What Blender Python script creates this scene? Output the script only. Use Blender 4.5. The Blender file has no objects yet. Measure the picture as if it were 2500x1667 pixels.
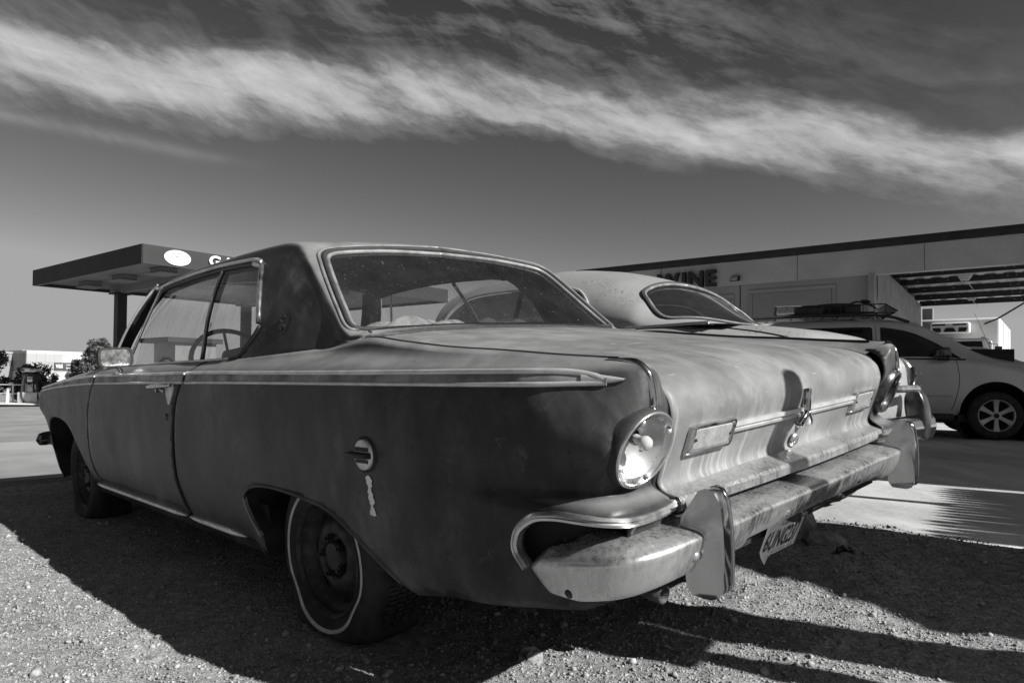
import bpy, bmesh, math, random
import numpy as np
from mathutils import Vector, Matrix, geometry

random.seed(7); rng = np.random.default_rng(11)
scene = bpy.context.scene
COL = scene.collection

# ------------------------------------------------------------------ camera
CAM_H = 0.81918
cam_d = bpy.data.cameras.new('camera'); cam = bpy.data.objects.new('camera', cam_d); COL.objects.link(cam)
cam_d.sensor_width = 36.0; cam_d.lens = 24.341; cam_d.shift_y = 0.0206
cam_d.clip_start = 0.05; cam_d.clip_end = 6000
cam.matrix_world = Matrix(((0.99996192, -0.00872654, 0.0, 0.0),
                           (-0.00018275, -0.02094162, -0.99978068, 0.0),
                           (0.00872462, 0.99974261, -0.02094242, CAM_H), (0, 0, 0, 1)))
scene.camera = cam

# ------------------------------------------------------------------ light
SUN_EL = math.radians(34.0)
SUN_H = Vector((0.8387, -0.5446, 0)).normalized()          # horizontal direction towards the sun
SUN_DIR = (SUN_H * math.cos(SUN_EL) + Vector((0, 0, math.sin(SUN_EL)))).normalized()
sun_d = bpy.data.lights.new('sun', 'SUN'); sun = bpy.data.objects.new('sun', sun_d); COL.objects.link(sun)
sun_d.energy = 5.0; sun_d.angle = math.radians(0.5); sun_d.color = (1.0, 0.995, 0.985)
sun.rotation_euler = SUN_DIR.to_track_quat('Z', 'Y').to_euler(); sun.location = (20, -10, 30)

vs = scene.view_settings
vs.view_transform = 'Standard'; vs.look = 'None'; vs.exposure = 0.7; vs.gamma = 1.0; vs.use_curve_mapping = False

world = bpy.data.worlds.new('World'); scene.world = world; world.use_nodes = True
wt = world.node_tree; wt.nodes.clear()
def WN(t, **k):
    n = wt.nodes.new(t)
    for a, b in k.items(): setattr(n, a, b)
    return n
def wl(a, b): wt.links.new(a, b)
def wmath(op, a, b=None, c=None, clamp=False):
    n = WN('ShaderNodeMath', operation=op, use_clamp=clamp)
    for i, v in enumerate((a, b, c)):
        if v is None: continue
        if isinstance(v, (int, float)): n.inputs[i].default_value = v
        else: wl(v, n.inputs[i])
    return n.outputs[0]
def wramp(x, pts, interp='EASE'):
    n = WN('ShaderNodeValToRGB'); cr = n.color_ramp; cr.interpolation = interp
    while len(cr.elements) < len(pts): cr.elements.new(0.5)
    for e, (p, v) in zip(cr.elements, pts): e.position = p; e.color = (v, v, v, 1)
    wl(x, n.inputs[0]); return n.outputs[0]
sky = WN('ShaderNodeTexSky', sky_type='NISHITA'); sky.sun_disc = False
sky.sun_elevation = SUN_EL; sky.sun_rotation = math.atan2(SUN_H.x, SUN_H.y)
sky.altitude = 700; sky.air_density = 1.0; sky.dust_density = 2.0; sky.ozone_density = 1.0
sep = WN('ShaderNodeSeparateColor'); wl(sky.outputs[0], sep.inputs[0])
# black and white film behind a red filter: mostly the red channel of the sky
grey = wmath('MULTIPLY', wmath('POWER', wmath('MINIMUM', sep.outputs[0], 3.7), 1.7), 0.52)   # and a contrasty print
# cirrus: a long ragged band across the sky, in azimuth / elevation of the view direction
tc = WN('ShaderNodeTexCoord'); sx = WN('ShaderNodeSeparateXYZ'); wl(tc.outputs['Generated'], sx.inputs[0])
az = wmath('ARCTAN2', sx.outputs[0], sx.outputs[1]); el = wmath('ARCSINE', sx.outputs[2])
def wnoise(sxv, syv, rot, scale, detail, rough, dist=0.0, off=0.0, vec=None):
    cmb = WN('ShaderNodeCombineXYZ'); wl(az, cmb.inputs[0]); wl(vec if vec is not None else el, cmb.inputs[1]); cmb.inputs[2].default_value = off
    mp = WN('ShaderNodeMapping'); wl(cmb.outputs[0], mp.inputs[0]); mp.inputs['Rotation'].default_value = (0, 0, rot)
    mp2 = WN('ShaderNodeMapping'); wl(mp.outputs[0], mp2.inputs[0]); mp2.inputs['Scale'].default_value = (sxv, syv, 1)
    n = WN('ShaderNodeTexNoise'); wl(mp2.outputs[0], n.inputs['Vector']); n.inputs['Scale'].default_value = scale
    n.inputs['Detail'].default_value = detail; n.inputs['Roughness'].default_value = rough; n.inputs['Distortion'].default_value = dist
    return n.outputs['Fac']
azn = wmath('ADD', wmath('MULTIPLY', az, 1 / 1.5), 0.5, clamp=True)     # -0.75 .. 0.75 rad -> 0..1
band_c = wramp(azn, [(0.0, .345), (.075, .352), (.189, .369), (.29, .371), (.402, .379), (.52, .378), (.636, .352), (.745, .326), (.811, .292), (.871, .262), (.925, .248), (1.0, .240)], 'LINEAR')
band_w = wramp(azn, [(0.0, .064), (.1, .060), (.3, .048), (.5, .044), (.72, .048), (.85, .040), (1.0, .034)], 'LINEAR')
sub = lambda x, k=.5: wmath('SUBTRACT', x, k)
warp = wmath('MULTIPLY', sub(wnoise(1.0, 2.2, 0.10, 3.0, 4, 0.5, off=3.3)), 0.085)
warp2 = wmath('MULTIPLY', sub(wnoise(1.0, 2.5, 0.15, 9.0, 5, 0.6, off=5.1)), 0.040)
elw = wmath('ADD', wmath('ADD', el, warp), warp2)
rel = wmath('SUBTRACT', elw, band_c)                                     # height above the centre line
# long soft skirt above the band, sharper edge below it
up = wmath('MAXIMUM', wmath('DIVIDE', rel, wmath('MULTIPLY', band_w, 0.95)), wmath('DIVIDE', wmath('MULTIPLY', rel, -1.0), wmath('MULTIPLY', band_w, 0.90)))
core = wmath('POWER', 2.718, wmath('MULTIPLY', wmath('MULTIPLY', up, up), -1.0))
fib = wnoise(1.0, 10.0, 0.10, 2.6, 10, 0.60, 0.25, 1.0, rel)             # fibres that follow the band
fib2 = wnoise(1.5, 5.0, 0.55, 4.5, 9, 0.62, 0.3, 7.0)                    # slanting fall streaks
fine = wnoise(1.0, 3.0, 0.3, 16.0, 6, 0.65, 0.2, 2.0)
tex = wmath('ADD', wmath('ADD', wmath('MULTIPLY', sub(fib), 1.7), wmath('MULTIPLY', sub(fib2), 1.5)), wmath('MULTIPLY', sub(fine), 0.8))
dens_ = wmath('ADD', wmath('MULTIPLY', core, 0.95), wmath('MULTIPLY', tex, wmath('ADD', wmath('MULTIPLY', wmath('POWER', core, 0.5), 0.75), 0.05)))
cl = wramp(wmath('MULTIPLY', dens_, 0.62), [(0.0, 0.0), (0.10, 0.0), (0.28, 0.14), (0.50, 0.48), (1.0, 1.0)], 'LINEAR')
# veil of torn wisps higher up
d2 = wmath('DIVIDE', wmath('SUBTRACT', rel, 0.105), 0.085)
vw = wmath('POWER', 2.718, wmath('MULTIPLY', wmath('MULTIPLY', d2, d2), -1.0))
vden = wmath('ADD', wmath('MULTIPLY', vw, 0.26), wmath('MULTIPLY', tex, wmath('MULTIPLY', vw, 1.1)))
vmask = wramp(azn, [(0.0, 0.12), (0.22, 0.22), (0.40, 0.45), (0.64, 0.6), (0.76, 0.22), (1.0, 0.05)], 'LINEAR')
veil = wmath('MULTIPLY', wramp(vden, [(0.0, 0.0), (0.10, 0.0), (0.55, 0.30), (1.0, 0.6)], 'LINEAR'), vmask)
cl = wmath('MAXIMUM', cl, veil)
# low thin wisp on the left
d3 = wmath('DIVIDE', wmath('SUBTRACT', wmath('ADD', el, wmath('MULTIPLY', wmath('ADD', warp, warp2), 0.35)), wmath('ADD', wmath('MULTIPLY', az, -0.035), 0.268)), 0.008)
low = wmath('MULTIPLY', wmath('POWER', 2.718, wmath('MULTIPLY', wmath('MULTIPLY', d3, d3), -1.0)), wramp(azn, [(0.0, 0.16), (0.14, 0.20), (0.22, 0.08), (0.28, 0.0), (1.0, 0.0)], 'LINEAR'))
low = wmath('MULTIPLY', low, wramp(fib2, [(0.3, 0.2), (0.6, 1.0)], 'LINEAR'))
cl = wmath('MAXIMUM', cl, low)
cl = wmath('MULTIPLY', cl, wramp(el, [(0.0, 0.0), (0.10, 0.0), (0.2, 1.0), (1.0, 1.0)], 'LINEAR'))
CLOUD_LUM = 9.4
mixc = wmath('ADD', wmath('MULTIPLY', grey, wmath('SUBTRACT', 1.0, wmath('MULTIPLY', cl, 0.8))), wmath('MULTIPLY', cl, CLOUD_LUM))
cc = WN('ShaderNodeCombineColor')
for i in range(3): wl(mixc, cc.inputs[i])
bg = WN('ShaderNodeBackground'); wl(cc.outputs[0], bg.inputs[0]); bg.inputs[1].default_value = 0.05
wo = WN('ShaderNodeOutputWorld'); wl(bg.outputs[0], wo.inputs[0])

scene.cycles.max_bounces = 8; scene.cycles.transparent_max_bounces = 16
scene.cycles.use_denoising = True

# ------------------------------------------------------------------ helpers
def pchip(x, y, xq):
    """monotone cubic interpolation. x (n,), y (n,...) or (n,N,k) with xq (N,)"""
    x = np.asarray(x, float); y = np.asarray(y, float); xq = np.asarray(xq, float)
    h = np.diff(x); sh = (len(h),) + (1,) * (y.ndim - 1); hh = h.reshape(sh)
    d = np.diff(y, axis=0) / hh
    m = np.zeros_like(y)
    w1 = 2 * hh[1:] + hh[:-1]; w2 = hh[1:] + 2 * hh[:-1]
    with np.errstate(divide='ignore', invalid='ignore'):
        mm = (w1 + w2) / (w1 / d[:-1] + w2 / d[1:])
    mm = np.where(d[:-1] * d[1:] > 0, mm, 0.0); mm = np.nan_to_num(mm)
    m[1:-1] = mm; m[0] = d[0]; m[-1] = d[-1]
    i = np.clip(np.searchsorted(x, xq, side='right') - 1, 0, len(x) - 2)
    t = (xq - x[i]) / h[i]; t = np.clip(t, 0, 1)
    return i, t, h[i], m
def _herm(y0, y1, m0, m1, t, h):
    t2 = t * t; t3 = t2 * t
    return (2*t3 - 3*t2 + 1) * y0 + (t3 - 2*t2 + t) * h * m0 + (-2*t3 + 3*t2) * y1 + (t3 - t2) * h * m1
def interp(x, y, xq):
    y = np.asarray(y, float); xq = np.atleast_1d(np.asarray(xq, float))
    i, t, h, m = pchip(x, y, xq)
    sh = (-1,) + (1,) * (y.ndim - 1)
    return _herm(y[i], y[i+1], m[i], m[i+1], t.reshape(sh), h.reshape(sh))
class Net:
    """tensor product surface through a control net P[station, level, xyz]"""
    def __init__(s, a, b, P): s.a = np.array(a, float); s.b = np.array(b, float); s.P = np.array(P, float)
    def __call__(s, aq, bq):
        aq = np.asarray(aq, float).ravel(); bq = np.asarray(bq, float).ravel()
        Y = np.swapaxes(s.P, 0, 1)                       # level, station, xyz
        i, t, h, m = pchip(s.b, Y, bq)
        R = _herm(Y[i], Y[i+1], m[i], m[i+1], t[:, None, None], h[:, None, None])   # N, station, xyz
        R = np.swapaxes(R, 0, 1)                          # station, N, xyz
        i, t, h, m = pchip(s.a, R, aq); k = np.arange(len(aq))
        return _herm(R[i, k], R[i+1, k], m[i, k], m[i+1, k], t[:, None], h[:, None])

def link(o, parent=None):
    COL.objects.link(o)
    if parent is not None: o.parent = parent
    return o
def tag(o, label=None, cat=None, group=None, kind=None):
    if label: o['label'] = label
    if cat: o['category'] = cat
    if group: o['group'] = group
    if kind: o['kind'] = kind
    return o
def thing(name, label, cat, loc=(0, 0, 0), rotz=0.0, group=None, matrix=None):
    o = bpy.data.objects.new(name, None); o.empty_display_size = 0.2
    if matrix is not None: o.matrix_world = matrix
    else: o.location = loc; o.rotation_euler = (0, 0, rotz)
    return tag(link(o), label, cat, group)
def mesh_obj(name, V, F, mat, parent=None, smooth=True, flip=False, mirror=False, auto=None):
    V = np.array(V, float)
    if mirror: V = V * np.array([1, -1, 1]); flip = not flip
    F = [tuple(f[::-1]) if flip else tuple(f) for f in F]
    me = bpy.data.meshes.new(name); me.from_pydata([tuple(v) for v in V], [], F); me.update()
    if smooth:
        me.polygons.foreach_set('use_smooth', [True] * len(me.polygons))
    me.materials.append(mat)
    o = link(bpy.data.objects.new(name, me), parent)
    if auto is not None and smooth:
        bm = bmesh.new(); bm.from_mesh(me)
        for e in bm.edges:
            if len(e.link_faces) == 2 and e.calc_face_angle(0) > auto: e.smooth = False
        bm.to_mesh(me); bm.free()
    return o
def grid_faces(nu, nv, closed_u=False, closed_v=False, base=0):
    F = []
    for i in range(nu if closed_u else nu - 1):
        for j in range(nv if closed_v else nv - 1):
            i2 = (i + 1) % nu; j2 = (j + 1) % nv
            F.append((base + i*nv + j, base + i2*nv + j, base + i2*nv + j2, base + i*nv + j2))
    return F
class MB:
    """collects several shapes into one mesh (one part)"""
    def __init__(s): s.V = []; s.F = []
    def add(s, V, F):
        b = len(s.V); s.V += [tuple(v) for v in V]; s.F += [tuple(i + b for i in f) for f in F]; return s
    def box(s, c, d, rot=None):
        x, y, z = d[0] / 2, d[1] / 2, d[2] / 2
        V = [Vector(p) for p in ((-x,-y,-z),(x,-y,-z),(x,y,-z),(-x,y,-z),(-x,-y,z),(x,-y,z),(x,y,z),(-x,y,z))]
        if rot is not None: V = [rot @ v for v in V]
        return s.add([v + Vector(c) for v in V], [(0,3,2,1),(4,5,6,7),(0,1,5,4),(1,2,6,5),(2,3,7,6),(3,0,4,7)])
    def hexa(s, V): return s.add(V, [(0,3,2,1),(4,5,6,7),(0,1,5,4),(1,2,6,5),(2,3,7,6),(3,0,4,7)])
    def tube(s, pts, r, n=10, caps=True, closed=False):
        pts = [Vector(p) for p in pts]; N = len(pts)
        rr = r if isinstance(r, (list, tuple, np.ndarray)) else [r] * N
        V = []; up = None
        for i, p in enumerate(pts):
            if closed: t = (pts[(i+1) % N] - pts[i-1])
            else: t = pts[min(i+1, N-1)] - pts[max(i-1, 0)]
            t = t.normalized()
            if up is None: up = Vector((0,0,1)) if abs(t.z) < .9 else Vector((1,0,0))
            a = t.cross(up).normalized(); b = a.cross(t).normalized(); up = b
            for k in range(n):
                q = 2*math.pi*k/n; V.append(p + (a*math.cos(q) + b*math.sin(q))*rr[i])
        F = [f[::-1] for f in grid_faces(N, n, closed, True)]
        if caps and not closed:
            F.append(tuple(range(n))); F.append(tuple((N-1)*n + k for k in range(n))[::-1])
        return s.add(V, F)
    def lathe(s, prof, M=None, n=32, caps=False):
        """prof (r, h): revolve about local z"""
        V = []; m = len(prof)
        for k in range(n):
            q = 2*math.pi*k/n
            for r, h in prof:
                v = Vector((r*math.cos(q), r*math.sin(q), h)); V.append(M @ v if M is not None else v)
        return s.add(V, grid_faces(n, m, True, False))
    def prism(s, poly, fn0, fn1):
        """closed polygon swept from fn0(p) to fn1(p)"""
        n = len(poly); V = [fn0(p) for p in poly] + [fn1(p) for p in poly]
        F = [tuple(range(n))[::-1], tuple(range(n, 2*n))] + [(i, (i+1) % n, n + (i+1) % n, n + i) for i in range(n)]
        return s.add(V, F)
    def build(s, name, mat, parent=None, smooth=False, auto=None, **k):
        return mesh_obj(name, s.V, s.F, mat, parent, smooth, auto=auto, **k)
def bevel(o, w, seg=2, angle=0.6):
    m = o.modifiers.new('bevel', 'BEVEL'); m.width = w; m.segments = seg; m.limit_method = 'ANGLE'; m.angle_limit = angle
    for p in o.data.polygons: p.use_smooth = True
    return o
def solidify(o, t, offset=-1):
    m = o.modifiers.new('thickness', 'SOLIDIFY'); m.thickness = t; m.offset = offset; return o

def pip(P, poly):
    """points in polygon, vectorised"""
    P = np.asarray(P); poly = np.asarray(poly); x, y = P[:, 0], P[:, 1]; c = np.zeros(len(P), bool)
    j = len(poly) - 1
    for i in range(len(poly)):
        xi, yi = poly[i]; xj, yj = poly[j]
        with np.errstate(divide='ignore', invalid='ignore'):
            t = (xj - xi) * (y - yi) / (yj - yi + 1e-30) + xi
        c ^= ((yi > y) != (yj > y)) & (x < t); j = i
    return c
def dens(poly, step, closed=True):
    out = []; n = len(poly)
    for i in range(n if closed else n - 1):
        a = np.array(poly[i], float); b = np.array(poly[(i+1) % n], float); k = max(1, int(np.ceil(np.linalg.norm(b-a)/step)))
        out += [tuple(a + (b-a)*t/k) for t in range(k)]
    if not closed: out.append(tuple(poly[-1]))
    return out
def curve(pts, n=8, closed=False):
    """Catmull-Rom through points (any dimension)"""
    P = [np.array(p, float) for p in pts]; N = len(P); out = []
    for i in range(N if closed else N - 1):
        p0 = P[i-1] if (closed or i > 0) else 2*P[0]-P[1]; p1 = P[i]; p2 = P[(i+1) % N]
        p3 = P[(i+2) % N] if (closed or i+2 < N) else 2*P[-1]-P[-2]
        for k in range(n):
            t = k/n; out.append(tuple(0.5*((2*p1)+(-p0+p2)*t+(2*p0-5*p1+4*p2-p3)*t*t+(-p0+3*p1-3*p2+p3)*t**3)))
    if not closed: out.append(tuple(P[-1]))
    return out
def round_poly(poly, r, n=5):
    """round the corners of a 2-D polygon; r one radius or one per corner"""
    out = []; N = len(poly); rr = r if isinstance(r, (list, tuple)) else [r]*N
    for i in range(N):
        p = Vector(poly[i]); a = Vector(poly[i-1]) - p; b = Vector(poly[(i+1) % N]) - p
        d = min(rr[i], a.length*.49, b.length*.49)
        if d < 1e-6: out.append(tuple(p)); continue
        A = p + a.normalized()*d; B = p + b.normalized()*d
        for k in range(n+1):
            t = k/n; out.append(tuple((1-t)**2*A + 2*t*(1-t)*p + t*t*B))
    return out
def trim_surface(name, fn, outer, holes, step, mat, parent=None, flip=False, mirror=False, bstep=None, both=False):
    """a surface fn(a,b)->xyz trimmed by polygons in its parameter space"""
    bs = bstep or step
    outer = dens(outer, bs); holes = [dens(h, bs) for h in holes]
    P = []; E = []
    for poly in [outer] + holes:
        b = len(P); P += poly; n = len(poly); E += [(b+i, b+(i+1) % n) for i in range(n)]
    A = np.array(outer); lo = A.min(0); hi = A.max(0)
    gx = np.arange(lo[0]+step/2, hi[0], step); gy = np.arange(lo[1]+step/2, hi[1], step)
    G = np.array([(x + (step/2 if k % 2 else 0), y) for k, y in enumerate(gy) for x in gx])
    if len(G):
        ok = pip(G, outer)
        for h in holes: ok &= ~pip(G, h)
        G = G[ok]
        B = np.array(P)
        if len(G):
            keep = np.ones(len(G), bool)
            for k in range(0, len(G), 4000):
                q = G[k:k+4000]; dmin = np.full(len(q), 9.0)
                for m in range(0, len(B), 500):
                    dmin = np.minimum(dmin, np.sqrt(((q[:, None]-B[None, m:m+500])**2).sum(-1)).min(1))
                keep[k:k+4000] = dmin > step*.55
            P = P + [tuple(g) for g in G[keep]]
    res = geometry.delaunay_2d_cdt([Vector(p) for p in P], E, [], 0, 1e-7)
    V2 = np.array([tuple(v) for v in res[0]]); T = np.array([f for f in res[2] if len(f) == 3])
    cen = V2[T].mean(1); ok = pip(cen, outer)
    for h in holes: ok &= ~pip(cen, h)
    T = T[ok]
    V = fn(V2[:, 0], V2[:, 1]); F = [tuple(t) for t in T]
    if both:
        n = len(V); Vm = V*np.array([1, -1, 1]); F = F + [tuple(i+n for i in f[::-1]) for f in F]; V = np.vstack([V, Vm])
        o = mesh_obj(name, V, F, mat, parent, True, flip)
        bm = bmesh.new(); bm.from_mesh(o.data)
        bmesh.ops.remove_doubles(bm, verts=[v for v in bm.verts if abs(v.co.y) < 1e-4], dist=2e-4)
        bm.to_mesh(o.data); bm.free()
        o.data.polygons.foreach_set('use_smooth', [True]*len(o.data.polygons))
        return o
    return mesh_obj(name, V, F, mat, parent, True, flip, mirror)
def sweep(path, prof, side, name, mat, parent, closed=False, mirror=False, caps=True, auto=0.7, flip=False):
    """sweep an open/closed profile (p along side vector, q along side x tangent) over a path with given side vectors"""
    N = len(path); V = []; m = len(prof)
    for i in range(N):
        p = Vector(path[i])
        t = (Vector(path[(i+1) % N]) - Vector(path[i-1])) if closed else (Vector(path[min(i+1, N-1)]) - Vector(path[max(i-1, 0)]))
        t.normalize(); s = Vector(side[i]) if isinstance(side, (list, np.ndarray)) else Vector(side)
        s = (s - t*s.dot(t)).normalized(); q = t.cross(s)
        for a, b in prof: V.append(p + s*a + q*b)
    F = grid_faces(N, m, closed, True)
    if caps and not closed:
        F.append(tuple(range(m))[::-1]); F.append(tuple((N-1)*m + k for k in range(m)))
    return mesh_obj(name, V, F, mat, parent, True, not flip, mirror, auto=auto)
# ------------------------------------------------------------------ materials (all neutral greys: a black-and-white photograph)
class NT:
    def __init__(s, name):
        s.m = bpy.data.materials.new(name); s.m.use_nodes = True; s.t = s.m.node_tree; s.t.nodes.clear()
        s.out = s.n('ShaderNodeOutputMaterial'); s.tc = s.n('ShaderNodeTexCoord')
    def n(s, t, **k):
        q = s.t.nodes.new(t)
        for a, b in k.items(): setattr(q, a, b)
        return q
    def l(s, a, b): s.t.links.new(a, b)
    def math(s, op, a, b=None, clamp=False):
        q = s.n('ShaderNodeMath', operation=op, use_clamp=clamp)
        for i, v in enumerate((a, b)):
            if v is None: continue
            if isinstance(v, (int, float)): q.inputs[i].default_value = v
            else: s.l(v, q.inputs[i])
        return q.outputs[0]
    def noise(s, scale, detail=4, rough=.55, stretch=(1, 1, 1), off=(0, 0, 0), dist=0, coord='Object'):
        mp = s.n('ShaderNodeMapping'); s.l(s.tc.outputs[coord], mp.inputs[0]); mp.inputs['Scale'].default_value = stretch; mp.inputs['Location'].default_value = off
        q = s.n('ShaderNodeTexNoise'); s.l(mp.outputs[0], q.inputs['Vector'])
        q.inputs['Scale'].default_value = scale; q.inputs['Detail'].default_value = detail; q.inputs['Roughness'].default_value = rough; q.inputs['Distortion'].default_value = dist
        return q.outputs['Fac']
    def ramp(s, x, pts, interp='LINEAR'):
        q = s.n('ShaderNodeValToRGB'); cr = q.color_ramp; cr.interpolation = interp
        while len(cr.elements) < len(pts): cr.elements.new(.5)
        for e, (p, v) in zip(cr.elements, pts): e.position = p; e.color = (v, v, v, 1)
        s.l(x, q.inputs[0]); return q.outputs[0]
    def mix(s, f, a, b):
        q = s.n('ShaderNodeMix', data_type='FLOAT')
        for i, v in zip((0, 2, 3), (f, a, b)):
            if isinstance(v, (int, float)): q.inputs[i].default_value = v
            else: s.l(v, q.inputs[i])
        return q.outputs[0]
    def sep(s, coord='Object'):
        q = s.n('ShaderNodeSeparateXYZ'); s.l(s.tc.outputs[coord], q.inputs[0]); return q.outputs
    def bsdf(s, base, rough=.5, metal=0., spec=.5, bump=None, bstr=.2, bdist=.01, coat=0., emis=None):
        b = s.n('ShaderNodeBsdfPrincipled')
        def put(k, v):
            if isinstance(v, (int, float)): b.inputs[k].default_value = v if k not in ('Base Color', 'Emission Color') else (v, v, v, 1)
            else: s.l(v, b.inputs[k])
        put('Base Color', base); put('Roughness', rough); put('Metallic', metal); b.inputs['Specular IOR Level'].default_value = spec
        if coat: b.inputs['Coat Weight'].default_value = coat; b.inputs['Coat Roughness'].default_value = .1
        if emis: b.inputs['Emission Color'].default_value = (1, 1, 1, 1); b.inputs['Emission Strength'].default_value = emis
        if bump is not None:
            bp = s.n('ShaderNodeBump'); s.l(bump, bp.inputs['Height']); bp.inputs['Strength'].default_value = bstr; bp.inputs['Distance'].default_value = bdist
            s.l(bp.outputs[0], b.inputs['Normal'])
        s.l(b.outputs[0], s.out.inputs[0]); s.b = b; return s.m
def plain(name, g, rough=.6, metal=0., var=.15, scale=8., spec=.5, bstr=0., bscale=60., bdist=.003):
    k = NT(name); nz = k.noise(scale, 5, .6)
    base = k.math('MULTIPLY', k.ramp(nz, [(.36, 1-var), (.64, 1+var)]), g)
    rr = k.math('ADD', k.math('MULTIPLY', k.noise(scale*2.3, 3), .2), rough-.1, True)
    return k.bsdf(base, rr, metal, spec, k.noise(bscale, 4) if bstr else None, bstr, bdist)
M_ = {}
# --- the coupe's faded, oxidised paint, the sides' shade put into its tone
k = NT('oxidised_paint_shaded'); o3 = k.sep()
big = k.noise(1.6, 5, .6, off=(3, 1, 0)); mid = k.noise(7, 6, .65, (1, 1, .6)); fine = k.noise(120, 3, .6)
streak = k.noise(9, 6, .6, (1, 7.0, .35), (0, 0, 2))                     # water runs down the panels
base = k.math('MULTIPLY', k.ramp(big, [(.38, .62), (.62, 1.38)]), k.ramp(mid, [(.36, .72), (.64, 1.30)]))
base = k.math('MULTIPLY', base, k.ramp(streak, [(.40, .86), (.52, 1.0), (.64, 1.25)]))
chalk = k.ramp(k.noise(3.3, 8, .7, (1, 1, .8), (7, 2, 1)), [(.52, 0), (.66, 1)])
base = k.math('MULTIPLY', base, k.mix(chalk, .042, .10))
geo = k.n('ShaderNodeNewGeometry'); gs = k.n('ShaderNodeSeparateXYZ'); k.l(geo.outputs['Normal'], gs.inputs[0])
dust_or_lit = k.math('MULTIPLY', k.ramp(gs.outputs[2], [(.45, 0), (.85, 1)]), k.ramp(mid, [(.3, .7), (.7, 1.1)]))     # chalk on what faces up, its tone lifted to keep sunlit tops bright
base = k.mix(dust_or_lit, base, k.math('MULTIPLY', k.ramp(mid, [(.25, .85), (.75, 1.15)]), .19))
scuff = k.math('MULTIPLY', k.ramp(k.noise(14, 7, .75, (1, 1, 1.3), (2, 2, 7)), [(.58, 0), (.66, 1)]), k.ramp(k.noise(1.7, 2, .5, off=(8, 4, 2)), [(.50, 0), (.62, 1)]))
base = k.mix(k.math('MULTIPLY', scuff, .28), base, .16)
pit = k.ramp(k.noise(55, 2, .5, off=(5, 5, 5)), [(.24, .45), (.29, 1)])
base = k.math('MULTIPLY', base, pit)
rgh = k.math('ADD', k.math('MULTIPLY', mid, .30), k.math('MULTIPLY', chalk, .12)); rgh = k.math('ADD', rgh, .20)
bmpn = k.math('ADD', k.math('MULTIPLY', k.noise(2.2, 2, .4), 1.0), k.math('MULTIPLY', fine, .02))
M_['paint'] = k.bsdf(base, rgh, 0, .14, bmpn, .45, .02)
# --- lighter sunlit copy of it for the boot lid, with runs of washed-down chalk
k = NT('streaked_paint_lit'); o3 = k.sep()
big = k.noise(2.0, 5, .6, off=(1, 1, 0)); mid = k.noise(9, 6, .65)
run = k.noise(42, 4, .6, (.2, 1, .05), (0, 0, 3)); run2 = k.noise(20, 4, .6, (.2, 1, .07), (4, 0, 1))
edge_n = k.math('MULTIPLY', k.math('SUBTRACT', k.noise(18, 3, .6, (.3, 1, .02), (0, 0, 9)), .5), .16)
zz = k.math('ADD', o3[2], edge_n)
below = k.ramp(zz, [(.50, 1.0), (.60, 1.0), (.67, .55), (.725, 0.), (1, 0)])
r = k.math('MULTIPLY', k.ramp(run, [(.50, 0), (.57, .8), (.66, 1)]), below)
r = k.math('MULTIPLY', r, k.ramp(k.noise(3.5, 3, .6, (.3, 1, .1), (3, 3, 3)), [(.38, .15), (.60, 1)]))
r2 = k.math('MULTIPLY', k.ramp(run2, [(.50, 0), (.64, 1)]), below)
base = k.math('MULTIPLY', k.ramp(big, [(.40, .80), (.60, 1.16)]), k.ramp(mid, [(.38, .84), (.62, 1.14)]))
patch = k.ramp(k.noise(5, 7, .7, (.5, 1, 1), (2, 9, 0)), [(.52, 0), (.64, 1)])
base = k.math('MULTIPLY', base, .185)
base = k.mix(k.math('MULTIPLY', patch, .45), base, .30)
base = k.mix(k.math('MULTIPLY', r, .6), base, .42); base = k.mix(k.math('MULTIPLY', r2, .28), base, .15)
scr = k.ramp(k.noise(40, 3, .5, (1, .12, 1), (1, 2, 3)), [(.70, 0), (.74, .5)])
base = k.mix(scr, base, .45)
M_['trunk'] = k.bsdf(base, k.math('ADD', k.math('MULTIPLY', mid, .3), .30), 0, .25, k.math('ADD', k.noise(2.5, 2, .4), k.math('MULTIPLY', k.noise(60, 3), .01)), .35, .02)
# --- chrome with dirt and rust bloom
def chrome(name, g=.62, r0=.10, dirt=.30, sc=7, st=(1, 1, .6), coverage=.55, soft=.22, pits=0.):
    k = NT(name); nz = k.noise(sc, 6, .62, st); nz2 = k.noise(38, 4, .6, off=(3, 3, 3))
    dm = k.ramp(k.math('ADD', k.math('MULTIPLY', nz, .75), k.math('MULTIPLY', nz2, .27)), [(coverage-soft, 0), (coverage+soft, 1)])
    base = k.mix(k.math('MULTIPLY', dm, .8), g, dirt); met = k.mix(dm, 1.0, .45); rr = k.mix(dm, r0, .50)
    if pits: base = k.math('MULTIPLY', base, k.ramp(k.noise(110, 2, .5), [(.27, 1-pits), (.33, 1)]))
    return k.bsdf(base, rr, met, .5, k.noise(3, 2), .08, .02)
M_['chrome'] = chrome('worn_chrome', .60, .14, .30, 7, (1, 1, .6), .62)
M_['chrome_clean'] = chrome('chrome', .44, .12, .34, 5, (1, 1, .5), .80)
k = NT('stained_chrome'); st_ = k.noise(90, 5, .65, (1, 1, .16)); bl = k.noise(6, 6, .62); sp = k.noise(150, 3, .6, off=(4, 4, 4))
dm = k.ramp(k.math('ADD', k.math('MULTIPLY', st_, .55), k.math('MULTIPLY', bl, .5)), [(.36, 0), (.76, 1)])
base = k.mix(k.math('MULTIPLY', dm, .7), .60, .33); base = k.math('MULTIPLY', base, k.ramp(sp, [(.28, .7), (.40, 1)]))
M_['chrome_dirty'] = k.bsdf(base, k.mix(dm, .17, .52), k.mix(dm, 1., .5), .5, k.noise(3, 2), .08, .02)
M_['chrome_dull'] = plain('dull_bright_trim', .55, .38, .45, .18, 12)
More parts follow.
